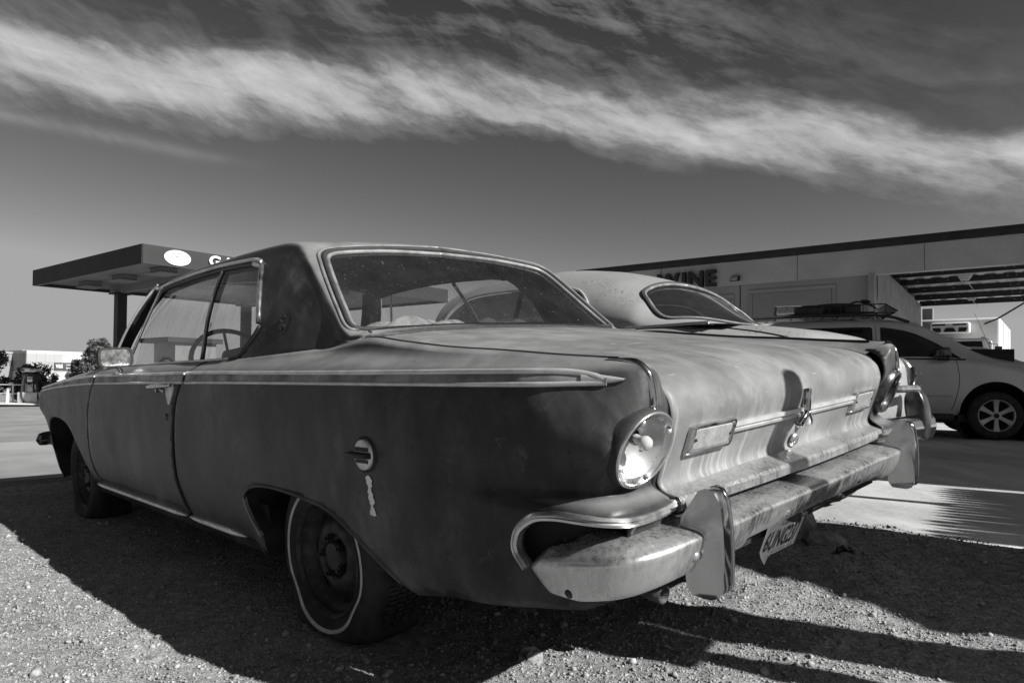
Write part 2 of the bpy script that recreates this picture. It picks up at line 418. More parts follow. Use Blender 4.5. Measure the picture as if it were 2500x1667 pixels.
M_['band'] = plain('faded_trim_band', .20, .5, .2, .55, 11)
M_['bezel'] = plain('weathered_bezel', .09, .28, .75, .4, 10)
M_['bead'] = plain('weathered_bead', .20, .45, .25, .3, 14)
M_['black_metal'] = plain('black_steel', .018, .55, .2, .3, 12)
M_['dark_under'] = plain('dark_underside', .014, .85, 0, .3, 14)
M_['gap'] = plain('panel_gap_shadow_metal', .010, .9)
M_['rubber'] = plain('black_rubber', .022, .75, 0, .3, 30, bstr=.2, bscale=220)
M_['tyre'] = plain('tyre_rubber', .030, .80, 0, .35, 14, .3, bstr=.35, bscale=150, bdist=.002)
M_['whitewall'] = plain('whitewall', .50, .7, 0, .2, 20)
M_['rim'] = plain('rusty_rim_steel', .045, .6, .4, .5, 22, bstr=.3, bscale=90)
M_['vinyl'] = plain('dark_vinyl', .045, .5, 0, .2, 10)
M_['cloth'] = plain('crumpled_cloth', .30, .9, 0, .35, 14, bstr=.5, bscale=40, bdist=.01)
M_['dark_cloth'] = plain('dark_cloth', .06, .9, 0, .3, 14, bstr=.5, bscale=40, bdist=.01)
k = NT('ribbed_lens'); wv = k.n('ShaderNodeTexWave'); wv.bands_direction = 'Y'; wv.inputs['Scale'].default_value = 60; wv.inputs['Distortion'].default_value = .4; k.l(k.tc.outputs['Object'], wv.inputs[0])
M_['lens'] = k.bsdf(k.math('MULTIPLY', k.ramp(k.noise(40, 5, .65), [(.3, .7), (.7, 1.2)]), .36), .35, 0, .5, k.math('ADD', wv.outputs['Fac'], k.noise(90, 3)), .6, .004)
M_['reflector'] = plain('lamp_reflector', .40, .42, .35, .25, 18)
M_['lamp_dark'] = plain('dark_lamp_lens', .03, .2, 0, .3, 20)
M_['bulb'] = plain('frosted_bulb', .42, .15, 0, .05)
def glass(name, tint=.75, dust_or_lit=.10, dscale=5., refl=1., streaks=False):
    k = NT(name)
    tr = k.n('ShaderNodeBsdfTransparent'); tr.inputs[0].default_value = (tint, tint, tint, 1)
    gl = k.n('ShaderNodeBsdfGlossy'); gl.inputs['Roughness'].default_value = .02; gl.inputs[0].default_value = (refl, refl, refl, 1)
    lw = k.n('ShaderNodeLayerWeight'); lw.inputs[0].default_value = .5      # Schlick, the same from both sides
    fr = k.math('ADD', k.math('MULTIPLY', k.math('POWER', lw.outputs['Facing'], 5.0), .9), .045)
    m1 = k.n('ShaderNodeMixShader'); k.l(fr, m1.inputs[0]); k.l(tr.outputs[0], m1.inputs[1]); k.l(gl.outputs[0], m1.inputs[2])
    df = k.n('ShaderNodeBsdfDiffuse'); df.inputs[0].default_value = (.45, .45, .45, 1)
    d = k.ramp(k.noise(dscale, 7, .7), [(.3, dust_or_lit*.35), (.7, dust_or_lit*1.6)])
    sp = k.ramp(k.noise(90, 3, .6, off=(2, 2, 2)), [(.66, 0), (.72, .35)])
    d = k.math('ADD', d, sp)
    if streaks:
        d = k.math('ADD', d, k.ramp(k.noise(30, 5, .62, (1, 1, .05)), [(.42, 0), (.7, .15)]))
    tl = k.n('ShaderNodeBsdfTranslucent'); tl.inputs[0].default_value = (.6, .6, .6, 1)
    md = k.n('ShaderNodeMixShader'); md.inputs[0].default_value = .5; k.l(df.outputs[0], md.inputs[1]); k.l(tl.outputs[0], md.inputs[2])
    m2 = k.n('ShaderNodeMixShader'); k.l(d, m2.inputs[0]); k.l(m1.outputs[0], m2.inputs[1]); k.l(md.outputs[0], m2.inputs[2])
    k.l(m2.outputs[0], k.out.inputs[0]); return k.m
M_['glass_rear'] = glass('dusty_rear_glass', .72, .04, 4); M_['glass_side'] = glass('dirty_side_glass', .93, .09, 6, streaks=True)
M_['glass'] = glass('clear_glass', .95, .035)
M_['tint'] = glass('tinted_glass', .10, .015)
# ------------------------------------------------------------------ the coupe: frame of the car (x forward from the rear, y left, z up), leaning on its flat left tyres
CAR_M = Matrix(((-0.70547576, -0.70646473, -0.05667051, 0.88360717),
                (0.70859289, -0.70467262, -0.03650505, 1.82820681),
                (-0.01414463, -0.06590974, 0.99772533, 0.08941051), (0, 0, 0, 1)))
car = thing('vintage_coupe', 'faded grey vintage two-door coupe with flat left tyres parked on the gravel in front', 'car', matrix=CAR_M)

# control net of the body side. levels: nominal heights; stations along the car, the first ones wrap round the tail
LV = [.20, .26, .34, .42, .50, .525, .56, .645, .72, .785, .815, .83, .86, .90]
def st(u, w, zt):
    """w: 14 half widths, zt: heights of the five upper levels; u one number or 14"""
    uu = [u]*14 if isinstance(u, (int, float)) else u
    z = LV[:9] + list(zt)
    return [(uu[i], w[i], z[i]) for i in range(14)]
SA = [-.06, 0., .05, .10, .18, .30, .45, .65, .85, 1.05, 1.25, 1.5, 1.75, 2.1, 2.7, 3.4, 4.0, 4.5, 4.9]
SP = [
 st([.16, .15, .13, .12, .105, .092, .134, .108, .082, .093, .103, .115, .130, .150], [.60, .62, .63, .635, .652, .653, .662, .662, .667, .672, .677, .682, .687, .692], (.760, .771, .779, .787, .795)),
 st([.16, .15, .13, .12, .100, .086, .136, .103, .073, .073, .075, .079, .085, .095], [.66, .69, .70, .70, .700, .700, .690, .720, .708, .708, .710, .713, .718, .726], (.776, .790, .798, .805, .811)),
 st([.17, .155, .135, .12, .105, .092, .137, .098, .069, .068, .070, .073, .079, .088], [.70, .74, .76, .77, .775, .780, .730, .800, .747, .742, .741, .741, .742, .744], (.777, .792, .800, .807, .812)),
 st([.18, .165, .15, .14, .125, .115, .146, .110, .083, .083, .086, .089, .091, .096], [.73, .78, .81, .825, .838, .846, .782, .832, .788, .770, .765, .760, .756, .751], (.777, .795, .803, .810, .815)),
 st([.20, .19, .185, .18, .180, .180, .186, .18, .172, .170, .170, .170, .170, .170], [.76, .80, .83, .845, .856, .868, .822, .850, .832, .808, .801, .790, .775, .757], (.777, .798, .807, .815, .8215)),
 st(.30, [.80, .83, .850, .860, .866, .873, .852, .866, .863, .852, .843, .822, .796, .764], (.778, .803, .813, .823, .832)),
 st(.45, [.82, .845, .860, .867, .872, .875, .869, .875, .873, .866, .857, .833, .800, .767], (.779, .805, .817, .830, .846)),
 st(.65, [.83, .850, .863, .871, .876, .877, .877, .880, .879, .874, .866, .835, .795, .766], (.781, .808, .822, .838, .862)),
 st(.85, [.835, .852, .864, .872, .877, .878, .880, .882, .881, .878, .869, .825, .782, .757], (.782, .810, .830, .852, .884)),
 st(1.05, [.835, .852, .864, .872, .877, .878, .880, .882, .882, .879, .870, .812, .757, .732], (.783, .813, .838, .864, .904)),
 st(1.25, [.835, .852, .864, .872, .877, .878, .880, .882, .882, .880, .870, .803, .744, .714], (.784, .816, .841, .864, .890)),
 st(1.5, [.835, .852, .864, .872, .877, .878, .880, .882, .882, .880, .870, .825, .782, .757], (.785, .819, .840, .858, .877)),
 st(1.75, [.835, .852, .864, .872, .877, .878, .880, .882, .882, .880, .870, .845, .812, .790], (.786, .821, .838, .855, .869)),
 st(2.1, [.835, .852, .864, .872, .877, .878, .880, .882, .882, .880, .870, .850, .826, .801], (.787, .824, .838, .854, .866)),
 st(2.7, [.835, .852, .864, .872, .877, .878, .880, .882, .882, .880, .870, .850, .826, .801], (.788, .825, .839, .855, .867)),
 st(3.4, [.835, .852, .863, .870, .875, .876, .878, .880, .880, .878, .868, .848, .822, .795], (.785, .822, .836, .850, .860)),
 st(4.0, [.83, .848, .859, .866, .870, .871, .872, .875, .875, .872, .862, .840, .810, .780], (.770, .800, .813, .826, .836)),
 st(4.5, [.82, .838, .850, .856, .860, .861, .862, .865, .865, .860, .850, .826, .795, .765], (.747, .772, .784, .795, .803)),
 st(4.9, [.80, .820, .832, .838, .842, .843, .845, .848, .846, .840, .828, .800, .770, .740], (.720, .742, .752, .760, .766))]
side_net = Net(SA, LV, SP)
def side(a, s): return side_net(a, s)
class Inv:
    """table inverse: parameter b at which coordinate k of net(a,b) takes a value (monotone in b between b0 and b1)"""
    def __init__(s, net, k, a0, a1, b0, b1, na=400, nb=160):
        s.a0, s.a1, s.na = a0, a1, na; s.b = np.linspace(b0, b1, nb); A = np.linspace(a0, a1, na)
        AA, BB = np.meshgrid(A, s.b, indexing='ij'); s.T = net(AA, BB)[:, k].reshape(na, nb)
        s.up = s.T[na//2, -1] > s.T[na//2, 0]
    def __call__(s, a, val):
        t = min(max((a - s.a0)/(s.a1 - s.a0)*(s.na - 1), 0), s.na - 1.000001); i = int(t); f = t - i
        row = s.T[i]*(1 - f) + s.T[i+1]*f
        return float(np.interp(val, row, s.b) if s.up else np.interp(-val, -row, s.b))
s_of = Inv(side_net, 2, .15, 4.9, .20, .90, 480, 200)
def uz(pts): return [(u, s_of(u, z)) for u, z in pts]
def offs(fn, d):
    def g(a, b):
        p = fn(a, b); return p - np.array([0, d, 0])
    return g
# outlines on the side, in (x along, height)
rear_arch = curve([(1.545, .20), (1.55, .285), (1.618, .355), (1.628, .395), (1.600, .425), (1.535, .444), (1.43, .452), (1.31, .449), (1.20, .441), (1.075, .424), (.95, .371), (.835, .312), (.745, .270), (.70, .258)], 5)
front_arch = curve([(4.36, .20), (4.37, .32), (4.475, .413), (4.458, .53), (4.38, .572), (4.246, .583), (4.05, .566), (3.92, .525), (3.78, .432), (3.64, .331), (3.545, .262)], 5)
gapR_q = curve([(2.083, .834), (2.119, .791), (2.190, .696), (2.230, .564), (2.246, .464), (2.238, .382), (2.188, .305), (2.146, .262)], 5)
gapR_d = curve([(2.092, .834), (2.131, .791), (2.208, .696), (2.253, .564), (2.273, .464), (2.267, .382), (2.221, .305), (2.182, .262)], 5)
gapF_d = curve([(3.330, .822), (3.392, .755), (3.476, .646), (3.528, .47), (3.512, .361), (3.44, .292), (3.39, .262)], 5)
gapF_f = [(u + .008, z) for u, z in gapF_d]
for mir in (False, True):
    # quarter panel: tail wrap, wheel arch cut out, lower edge rising to the tail
    arch = uz(rear_arch)
    lower = [(.70, s_of(.70, .258)), (.575, .283), (.435, .296), (.31, .316), (.18, .335), (.10, .35), (.03, .36), (-.06, .37)]
    tail = [(-.06, .50), (-.06, .56), (-.06, .645), (-.06, .72), (-.06, .785), (-.06, .86), (-.06, .90)]
    top = [(.2, .90), (.6, .90), (1.05, .90), (1.4, .90), (1.75, .90), (2.02, .90), (2.035, .87)]
    front = uz([(2.06, .848)] + gapR_q)
    rock = [(2.1, .252), (1.75, .252), (1.60, .245), (1.545, .225)]
    outer = lower + tail + top + front + rock + arch[1:-1]
    # lamp opening in the tail
    lamp_hole = [(.0175 + .055*math.cos(t), .648 + .070*math.sin(t)) for t in np.linspace(0, 2*math.pi, 28, endpoint=False)]
    cutout = curve([(.298, .412), (.318, .442), (.312, .474), (.288, .497), (.252, .511), (.20, .516), (.15, .515), (.10, .511), (.062, .505), (.060, .465), (.12, .440), (.20, .405), (.27, .388)], 4, True)
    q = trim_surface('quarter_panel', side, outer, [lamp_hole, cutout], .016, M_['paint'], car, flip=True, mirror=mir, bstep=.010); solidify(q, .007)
    # door skin with the sill shoulder
    outer = uz(gapR_d)[::-1] + [(2.060, .87), (2.045, .90), (2.5, .90), (3.0, .90), (3.30, .90), (3.318, .86)] + uz(gapF_d) + [(3.3, .262), (2.7, .262), (2.25, .262)]
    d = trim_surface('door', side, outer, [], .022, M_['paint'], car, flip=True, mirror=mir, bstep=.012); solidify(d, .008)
    if mir: door_r = d
    else: door_l = d
    # front fender
    fr = curve([(4.36, .20), (4.44, .40), (4.50, .49), (4.60, .566), (4.775, .628), (4.775, .685), (4.70, .722)], 4)
    outer = uz(gapF_f)[::-1] + [(3.328, .86), (3.315, .90), (3.8, .90), (4.4, .90), (4.66, .90), (4.72, .83)] + uz(fr)[::-1] + uz(front_arch)[1:] + [(3.5, .255)]
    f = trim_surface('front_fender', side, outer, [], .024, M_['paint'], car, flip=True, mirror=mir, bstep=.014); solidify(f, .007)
    # wheel houses: the arch lips turned inwards, then the dark wells
    for nm, arc in (('wheel_house', rear_arch), ('wheel_house', front_arch)):
        rows = []
        P = side(np.array([p[0] for p in arc]), np.array([s_of(*p) for p in arc]))
        for dy in (.004, .03, .20, .40): rows.append(P - np.array([0, dy, 0]) + np.array([0, 0, .004 if dy > .01 else 0]))
        V = np.vstack(rows); n = len(P)
        F = grid_faces(4, n)
        cen = P.mean(0) - np.array([0, .40, 0]); V = np.vstack([V, cen]); F += [(3*n+i, 3*n+i+1, 4*n) for i in range(n-1)]
        mesh_obj(nm, V, F, M_['dark_under'], car, False, mirror=mir)
    # inner shell behind the gaps
    P = [(a, s) for a in np.linspace(.35, 4.3, 60) for s in np.linspace(.28, .86, 14)]
    A = np.array(P); V = side(A[:, 0], A[:, 1]) - np.array([0, .045, 0])
    F = []
    for fa in grid_faces(60, 14):
        c = V[list(fa)].mean(0)
        inside = False
        for arc in (rear_arch, front_arch):
            aa = np.array(arc); inside |= bool(pip(np.array([[c[0], c[2]]]), np.vstack([aa + np.array([0, .03]), [[aa[-1, 0], .0], [aa[0, 0], .0]]]))[0])
        if not inside: F.append(fa)
    mesh_obj('inner_panel', V, F, M_['gap'], car, True, mirror=mir)
# underside pan and chassis
mb = MB(); mb.box((2.55, 0, .27), (1.75, 1.60, .03)); mb.box((.95, 0, .33), (1.2, 1.0, .03)); mb.box((.45, 0, .345), (.62, 1.36, .02)); mb.box((4.15, 0, .36), (1.1, .9, .03))
mb.box((2.4, .79, .235), (1.5, .05, .05)); mb.box((2.4, -.79, .235), (1.5, .05, .05)); mb.box((2.6, .45, .24), (3.0, .08, .08)); mb.box((2.6, -.45, .24), (3.0, .08, .08))
mb.build('chassis', M_['dark_under'], car)
# rear valance below the bumper, and the fuel tank / spring hanging behind it
mb = MB(); rows = []
for t in np.linspace(-1, 1, 41):
    v = .83*t; e = abs(t)**6
    rows += [(.135 + .10*e, v, .47), (.14 + .10*e, v*.995, .40), (.15 + .10*e, v*.985, .365), (.20 + .10*e, v*.95, .335 ), (.42, v*.9, .318)]
mb.add(rows, [f[::-1] for f in grid_faces(41, 5)]); mb.build('rear_valance', M_['paint'], car, True)
mb = MB(); mb.tube([(1.6, .30, .24), (.9, .30, .25), (.55, .30, .205), (.40, .305, .185), (.35, .305, .180)], .024, 14, caps=False); o = mb.build('exhaust_pipe', M_['rim'], car, True); solidify(o, .003, 0)
mb = MB(); mb.box((.80, 0, .24), (.55, .80, .14)); bevel(mb.build('fuel_tank', M_['dark_under'], car), .03)
# rocker mouldings (bright strip under door and quarter)
for mir in (False, True):
    for u0, u1 in ((3.50, 2.215), (2.195, 1.665)):
        us = np.linspace(u0, u1, 30); P = side(us, np.full(30, .252)); w = np.clip(np.minimum((us.max()-us)/.10, (us-us.min())/.12), .0, 1)**.6
        V = []
        for p, k in zip(P, w): V += [(p[0], p[1]-.004, p[2]+.010*k+.003), (p[0], p[1]+.008*k+.003, p[2]+.007*k), (p[0], p[1]+.009*k+.003, p[2]-.004*k), (p[0], p[1]-.006, p[2]-.016*k-.002)]
        mesh_obj('rocker_moulding', V, [f[::-1] for f in grid_faces(30, 4)], M_['chrome_dull'], car, True, mirror=mir, auto=.5)
    P = side(np.linspace(3.48, 1.58, 20), np.full(20, .243)); V = []
    for p in P: V += [tuple(p + np.array([0, -.003, 0])), (p[0], p[1]-.02, .205), (p[0], p[1]-.06, .195)]
    mesh_obj('rocker_panel', V, [f[::-1] for f in grid_faces(20, 3)], M_['paint'], car, True, mirror=mir)
    # bright lip on the leading edge of the rear wheel arch
    pts = [(1.545, .275), (1.585, .315), (1.622, .365), (1.630, .398)]; pts = curve(pts, 6)
    P = [tuple(p) for p in side(np.array([p[0] for p in pts]), np.array([s_of(*p) for p in pts]))]
    sweep(P, [(-.006, -.004), (.004, -.006), (.005, .004), (-.006, .006)], (0, 1, 0), 'arch_lip', M_['bead'], car, mirror=mir)
    # raised flare line round the rear arch (rolled edge)
    pts = [p for p in rear_arch[12:-6]]
    P = [tuple(p) for p in side(np.array([p[0] for p in pts]), np.array([s_of(*p) for p in pts]))]
    mb = MB(); mb.tube([Vector(p) for p in P], .005, 8); mb.build('arch_edge', M_['paint'], car, True, mirror=mir)

# ------------------------------------------------------------------ side trim: two bright lines with a dull painted band between
def side_path(us, zf, dy=.002): 
    return [Vector(side([u], [s_of(u, zf(u))])[0]) + Vector((0, dy, 0)) for u in us]
zlow = lambda u: float(interp([.06, .13, .4, .85, 1.3, 2.1, 3.3, 4.0, 4.5, 4.8], [.783, .776, .778, .781, .784, .787, .785, .770, .748, .727], [u])[0])
zup = lambda u: float(interp([.13, .150, .166, .195, .24, .4, .85, 1.3, 2.1, 3.3, 4.0, 4.4, 4.7], [.779, .781, .789, .797, .802, .805, .809, .814, .823, .823, .799, .776, .757], [u])[0])
segs = [(.150, 2.078), (2.105, 3.325), (3.36, 4.70)]
for mir in (False, True):
    for u0, u1 in segs:
        us = u0 + (u1 - u0)*np.linspace(0, 1, 40)**(1.6 if u0 < .2 else 1.0)
        lo = side_path(us, zlow); up = side_path(us, zup)
        # dull band
        V = []
        for a, b in zip(lo, up): V += [a + Vector((0, .001, .003)), (a+b)/2 + Vector((0, .0035, 0)), b + Vector((0, .001, -.002))]
        mesh_obj('trim_band', V, grid_faces(40, 3), M_['band'] if 'band' in M_ else M_['chrome_dull'], car, True, mirror=mir)
        mb = MB(); mb.tube(lo, .0055, 8); mb.build('trim_strip', M_['chrome_dull'], car, True, mirror=mir)
        mb = MB(); mb.tube(up, .0065, 8); mb.build('trim_strip', M_['chrome_dull'], car, True, mirror=mir)
    # spear end
    tip = [Vector(side([u], [s_of(u, z)])[0]) for u, z in ((.190, .786), (.175, .7845), (.158, .783), (.140, .782), (.122, .782))]
    h = [.010, .0105, .009, .006, .0015]; V = []
    for p, hh in zip(tip, h): V += [p + Vector((0, .0, -hh)), p + Vector((0, .006, -hh*.8)), p + Vector((0, .0075, 0)), p + Vector((0, .006, hh*.8)), p + Vector((0, 0, hh))]
    mesh_obj('trim_tip', V, [f[::-1] for f in grid_faces(5, 5)], M_['chrome_dull'], car, True, mirror=mir)
# ------------------------------------------------------------------ deck and boot lid
DA = [1.30, 1.15, 1.0, .75, .5, .35, .25, .17, .12, .08, .04, 0., -.05, -.10, -.13, -.155, -.18, -.205, -.23]
DC = [(1.30, .948), (1.15, .938), (1.0, .923), (.75, .895), (.5, .863), (.35, .841), (.25, .823), (.17, .803), (.118, .778), (.085, .742), (.079, .705), (.087, .670), (.103, .625), (.120, .582), (.127, .558), (.121, .543), (.102, .534), (.072, .524), (.074, .500)]
DE = [(1.28, .918), (1.13, .907), (.99, .888), (.75, .858), (.5, .832), (.35, .816), (.25, .804), (.178, .786), (.130, .765), (.100, .735), (.093, .702), (.099, .670), (.114, .625), (.130, .582), (.137, .558), (.131, .543), (.114, .534), (.090, .524), (.092, .500)]
DV = [0, .22, .42, .56, .64, .72]; wk = [0, .06, .26, .55, .78, 1.05]
DP = [[((1-k)*c[0]+k*e[0], v, (1-k)*c[1]+k*e[1]) for v, k in zip(DV, wk)] for c, e in zip(DC, DE)]
A_ = np.array(DA)[::-1]; deck_net = Net(A_, DV, np.array(DP)[::-1])
def deck(a, v): return deck_net(a, v)
gap_pts = [(1.135, .692), (1.0, .700), (.75, .702), (.5, .700), (.35, .694), (.25, .686), (.17, .674), (.12, .662), (.08, .653), (.04, .651), (0., .648), (-.05, .645), (-.10, .645), (-.13, .645), (-.155, .642), (-.18, .637), (-.205, .632), (-.23, .628)]
vgap = lambda a: float(interp([p[0] for p in gap_pts][::-1], [p[1] for p in gap_pts][::-1], [a])[0])
lid_edge = [(a, vgap(a) - .009) for a in np.linspace(1.125, -.228, 70)]
outer = [(1.125, 0)] + round_poly([(1.125, .58), (1.125, .694), (1.0, .698)], [.0, .06, 0], 5) + lid_edge[7:] + [(-.228, 0)]
lid = trim_surface('boot_lid', deck, outer, [], .018, M_['trunk'], car, both=True, bstep=.011); solidify(lid, .006)
# body between lid and tail fins (upper side strips and the panel below the rear window)
for mir in (False, True):
    aa = np.linspace(.14, 1.13, 60); V = []; bead = []
    for a in aa:
        u = max(a, .0); c = side([a - .03 if a < .2 else a], [.90])[0]; g = deck([a], [vgap(a) + .006])[0]
        inn = c + (g - c)*.34 + np.array([0, 0, .0012]); mid = c + (g - c)*.75 + np.array([0, 0, -.001])
        inn = c + np.array([0, -.010, .0022]); in2 = c + np.array([0, -.022, -.0015]); mid = in2 + (g - in2)*.5 + np.array([0, 0, -.002])
        V += [c, inn, in2, mid, g + np.array([0, 0, .001]), g + np.array([.004, -.003, -.035])]; (bead.append(Vector(c + np.array([0, -.021, .0015]))) if a > .19 else None)
    mb = MB(); mb.tube(bead, .0042, 6); mb.build('fin_dark_strip', M_['rubber'], car, True, mirror=mir)  # thin dark strip along the fin crest
    mesh_obj('fin_top', V, grid_faces(60, 6), M_['paint'], car, True, mirror=mir, auto=.9)
outer = [(1.133, 0), (1.133, .60), (1.133, .685), (1.20, .675), (1.29, .65), (1.29, 0)]
trim_surface('tulip_panel', deck, outer, [], .03, M_['trunk'], car, both=True, flip=False)
# dark channel below the lid gap
V = []
for a in np.linspace(1.14, -.23, 60):
    p = deck([a], [vgap(a)])[0]; n = np.array([-.0, 0, -1.]) if a > .2 else np.array([1., 0, -.2])
    V += [p + n*.022 + np.array([0, .02, 0]), p + n*.022 - np.array([0, .02, 0])]
for mir in (False, True): mesh_obj('lid_channel', V, grid_faces(60, 2), M_['gap'], car, False, mirror=mir)
G_ = []
for a in np.linspace(.145, -.20, 50):
    p = deck([a], [vgap(a) + .001])[0]; G_.append(Vector(p) + Vector((.010 if a < .11 else .004, 0, -.004)))
for mir in (False, True): mb = MB(); mb.tube(G_, .0085, 8); mb.build('lid_gap_shade', M_['gap'], car, True, mirror=mir)  # black tube laid in the lid gap, standing for its shade

# lip moulding along the lower edge of the lid: a stepped bright ledge
prof_c = [(.121, .546), (.103, .5385), (.074, .5285), (.0685, .5205), (.0695, .503), (.078, .4985), (.11, .500)]
V = []
vsamp = np.linspace(-.626, .626, 61)
for v in vsamp:
    b = .018*(abs(v)/.62)**2
    V += [(u + b, v, z) for u, z in prof_c]
o = mesh_obj('lid_lip', V, grid_faces(61, 7) + [tuple(range(7))[::-1], tuple(60*7+k for k in range(7))], M_['chrome_dirty'], car, True, auto=.35)
# bright bar across the lid, with the emblem and the lock
_fa = np.linspace(-.10, .10, 120)
def face(v, z):
    """x of the lid face at height z (rear face)"""
    p = deck(_fa, np.full(120, abs(v))); return float(np.interp(z, p[:, 2], p[:, 0]))
V = []; vs_ = np.linspace(-.385, .385, 41)
for v in vs_:
    for z, d in ((.6600, -.002), (.6590, .010), (.6490, .013), (.6475, .007), (.6430, .007), (.6415, .011), (.6355, .010), (.6340, -.002)): V.append((face(v, z) - d, v, z))
mesh_obj('lid_bar', V, grid_faces(41, 8) + [tuple(range(8))[::-1], tuple(40*8+k for k in range(8))], M_['chrome_dull'], car, True, auto=.35)
# three-armed emblem
mb = MB()
ez, eu = .648, face(0, .648) - .016
for k, (dv, dz) in enumerate(((0.002, .062), (.040, -.034), (-.036, -.036))):
    L = math.hypot(dv, dz); t = Vector((0, dv/L, dz/L)); s = Vector((0, -t.z, t.y))
    a = Vector((eu, 0, ez)); b = a + Vector((0, dv, dz)) + Vector((.30*(-dz)*.5, 0, 0))
    w0, w1 = .007, .0135
    mb.hexa([a - s*w0 + Vector((.012, 0, 0)), a + s*w0 + Vector((.012, 0, 0)), b + s*w1 + Vector((.012, 0, 0)), b - s*w1 + Vector((.012, 0, 0)),
             a - s*w0 - Vector((.010, 0, 0)), a + s*w0 - Vector((.010, 0, 0)), b + s*w1*.6 - Vector((.007, 0, 0)), b - s*w1*.6 - Vector((.007, 0, 0))])
bevel(mb.build('emblem', M_['chrome_clean'], car), .004)
mb = MB(); Mk = Matrix.Translation((face(0, .570) - .001, 0, .570)) @ Matrix.Rotation(math.radians(-90 - 20), 4, 'Y')
mb.lathe([(.0, .009), (.007, .009), (.008, .006), (.013, .010), (.019, .007), (.021, 0)], Mk, 24); mb.build('boot_lock', M_['chrome'], car, True)
# reversing lamps on the lid
for s in (1, -1):
    vc = .478*s; hw, hh = .092, .033
    pts = round_poly([(-hw, -hh), (hw, -hh), (hw, hh), (-hw, hh)], .012, 4)
    def F_(p, k, d): 
        v = vc + p[0]*k[0]; z = .6375 + p[1]*k[1]; return Vector((face(v, z) - d, v, z))
    V = []; 
    for kk, d in (((1, 1), -.004), ((1, 1), .010), ((.97, .94), .0145), ((.90, .80), .0145), ((.88, .76), .009)):
        for p in pts: V.append(F_(p, kk, d))
    n = len(pts); F = grid_faces(5, n, False, True)
    hs = mesh_obj('reversing_lamp', V, F, M_['chrome'], car, True, auto=.4, flip=True)
    V = [F_(p, (.885, .77), .0085) for p in pts] + [F_(p, (.80, .64), .0125) for p in pts] + [F_((0, 0), (1, 1), .014)]
    mesh_obj('lens', V, grid_faces(2, n, False, True) + [(n+i, n+(i+1) % n, 2*n) for i in range(n)], M_['lens'], hs, True, auto=.5, flip=True)
    for dv in (-.072, .072):
        mb = MB(); mb.lathe([(0, .003), (.003, .002), (.004, -.002)], Matrix.Translation(F_((dv, 0), (1, 1), .0135)) @ Matrix.Rotation(math.radians(-90), 4, 'Y'), 10)
        mb.build('lens_screw', M_['black_metal'], hs, True)

# ------------------------------------------------------------------ tail lamps in the pods
LAMP_TILT = math.radians(22)
def lamp_matrix(s):
    ax = Vector((-math.cos(LAMP_TILT), 0.06*s, -math.sin(LAMP_TILT))).normalized()
    q = ax.to_track_quat('Z', 'Y').to_matrix().to_4x4()
    return Matrix.Translation((.094, .744*s, .645)) @ q
Lm = lamp_matrix(1)
mb = MB(); mb.lathe([(.085, -.030), (.086, -.008), (.0845, .004), (.081, .008), (.078, .006), (.0765, .001)], Lm, 48); mb.build('tail_lamp_gasket', M_['rubber'], car, True)
mb = MB(); mb.lathe([(.0825, .004), (.0815, .010), (.078, .0115), (.0755, .008), (.0745, .003), (.0655, .001), (.064, -.002)], Lm, 48); ring = mb.build('tail_lamp_ring', M_['chrome'], car, True)
mb = MB(); mb.lathe([(.065, .0), (.058, -.014), (.047, -.030), (.030, -.040), (.0, -.044)], Lm, 40); bowl = mb.build('tail_lamp_bowl', M_['reflector'], car, True)
mb = MB(); mb.lathe([(.011, -.045), (.011, -.028), (.0115, -.018), (.017, -.012), (.020, -.003), (.017, .008), (.010, .014), (0, .016)], Lm @ Matrix.Translation((.006, .010, 0)) @ Matrix.Scale(.78, 4), 20); mb.build('bulb', M_['bulb'], bowl, True)
mb = MB(); mb.lathe([(.013, -.045), (.0145, -.030), (.0115, -.026)], Lm @ Matrix.Translation((.004, .012, 0)), 20); mb.build('bulb_socket', M_['black_metal'], bowl, True)
for q in (.5, 2.05, 3.6, 5.2):     # lens clips on the bare ring
    mb = MB(); p = Lm @ Vector((.070*math.cos(q), .070*math.sin(q), .006)); mb.box(p, (.009, .009, .010), Lm.to_3x3() @ Matrix.Rotation(q, 3, 'Z'))
    bevel(mb.build('lens_clip', M_['chrome_dull'], ring), .002)
# right side: complete lamp with its deep dark bezel cone
Rm = lamp_matrix(-1) @ Matrix.Translation((0, 0, -.040))
mb = MB(); mb.lathe([(.088, -.045), (.087, -.010), (.083, .020), (.078, .043), (.073, .047), (.069, .044)], Rm, 48); bz = mb.build('tail_lamp_bezel', M_['bezel'], car, True)
mb = MB()
for i in range(64):
    q = 2*math.pi*i/64; p = Rm @ Vector((.0705*math.cos(q), .0705*math.sin(q), .0455)); mb.box(p, (.006, .0028, .006), Rm.to_3x3() @ Matrix.Rotation(q, 3, 'Z'))
mb.build('knurled_ring', M_['chrome'], bz)
mb = MB(); mb.lathe([(.069, .044), (.060, .018), (.048, .010), (.046, .020), (.040, .024), (.036, .016), (.020, .022), (.0, .024)], Rm, 40); mb.build('tail_lamp_lens', M_['lamp_dark'], bz, True)

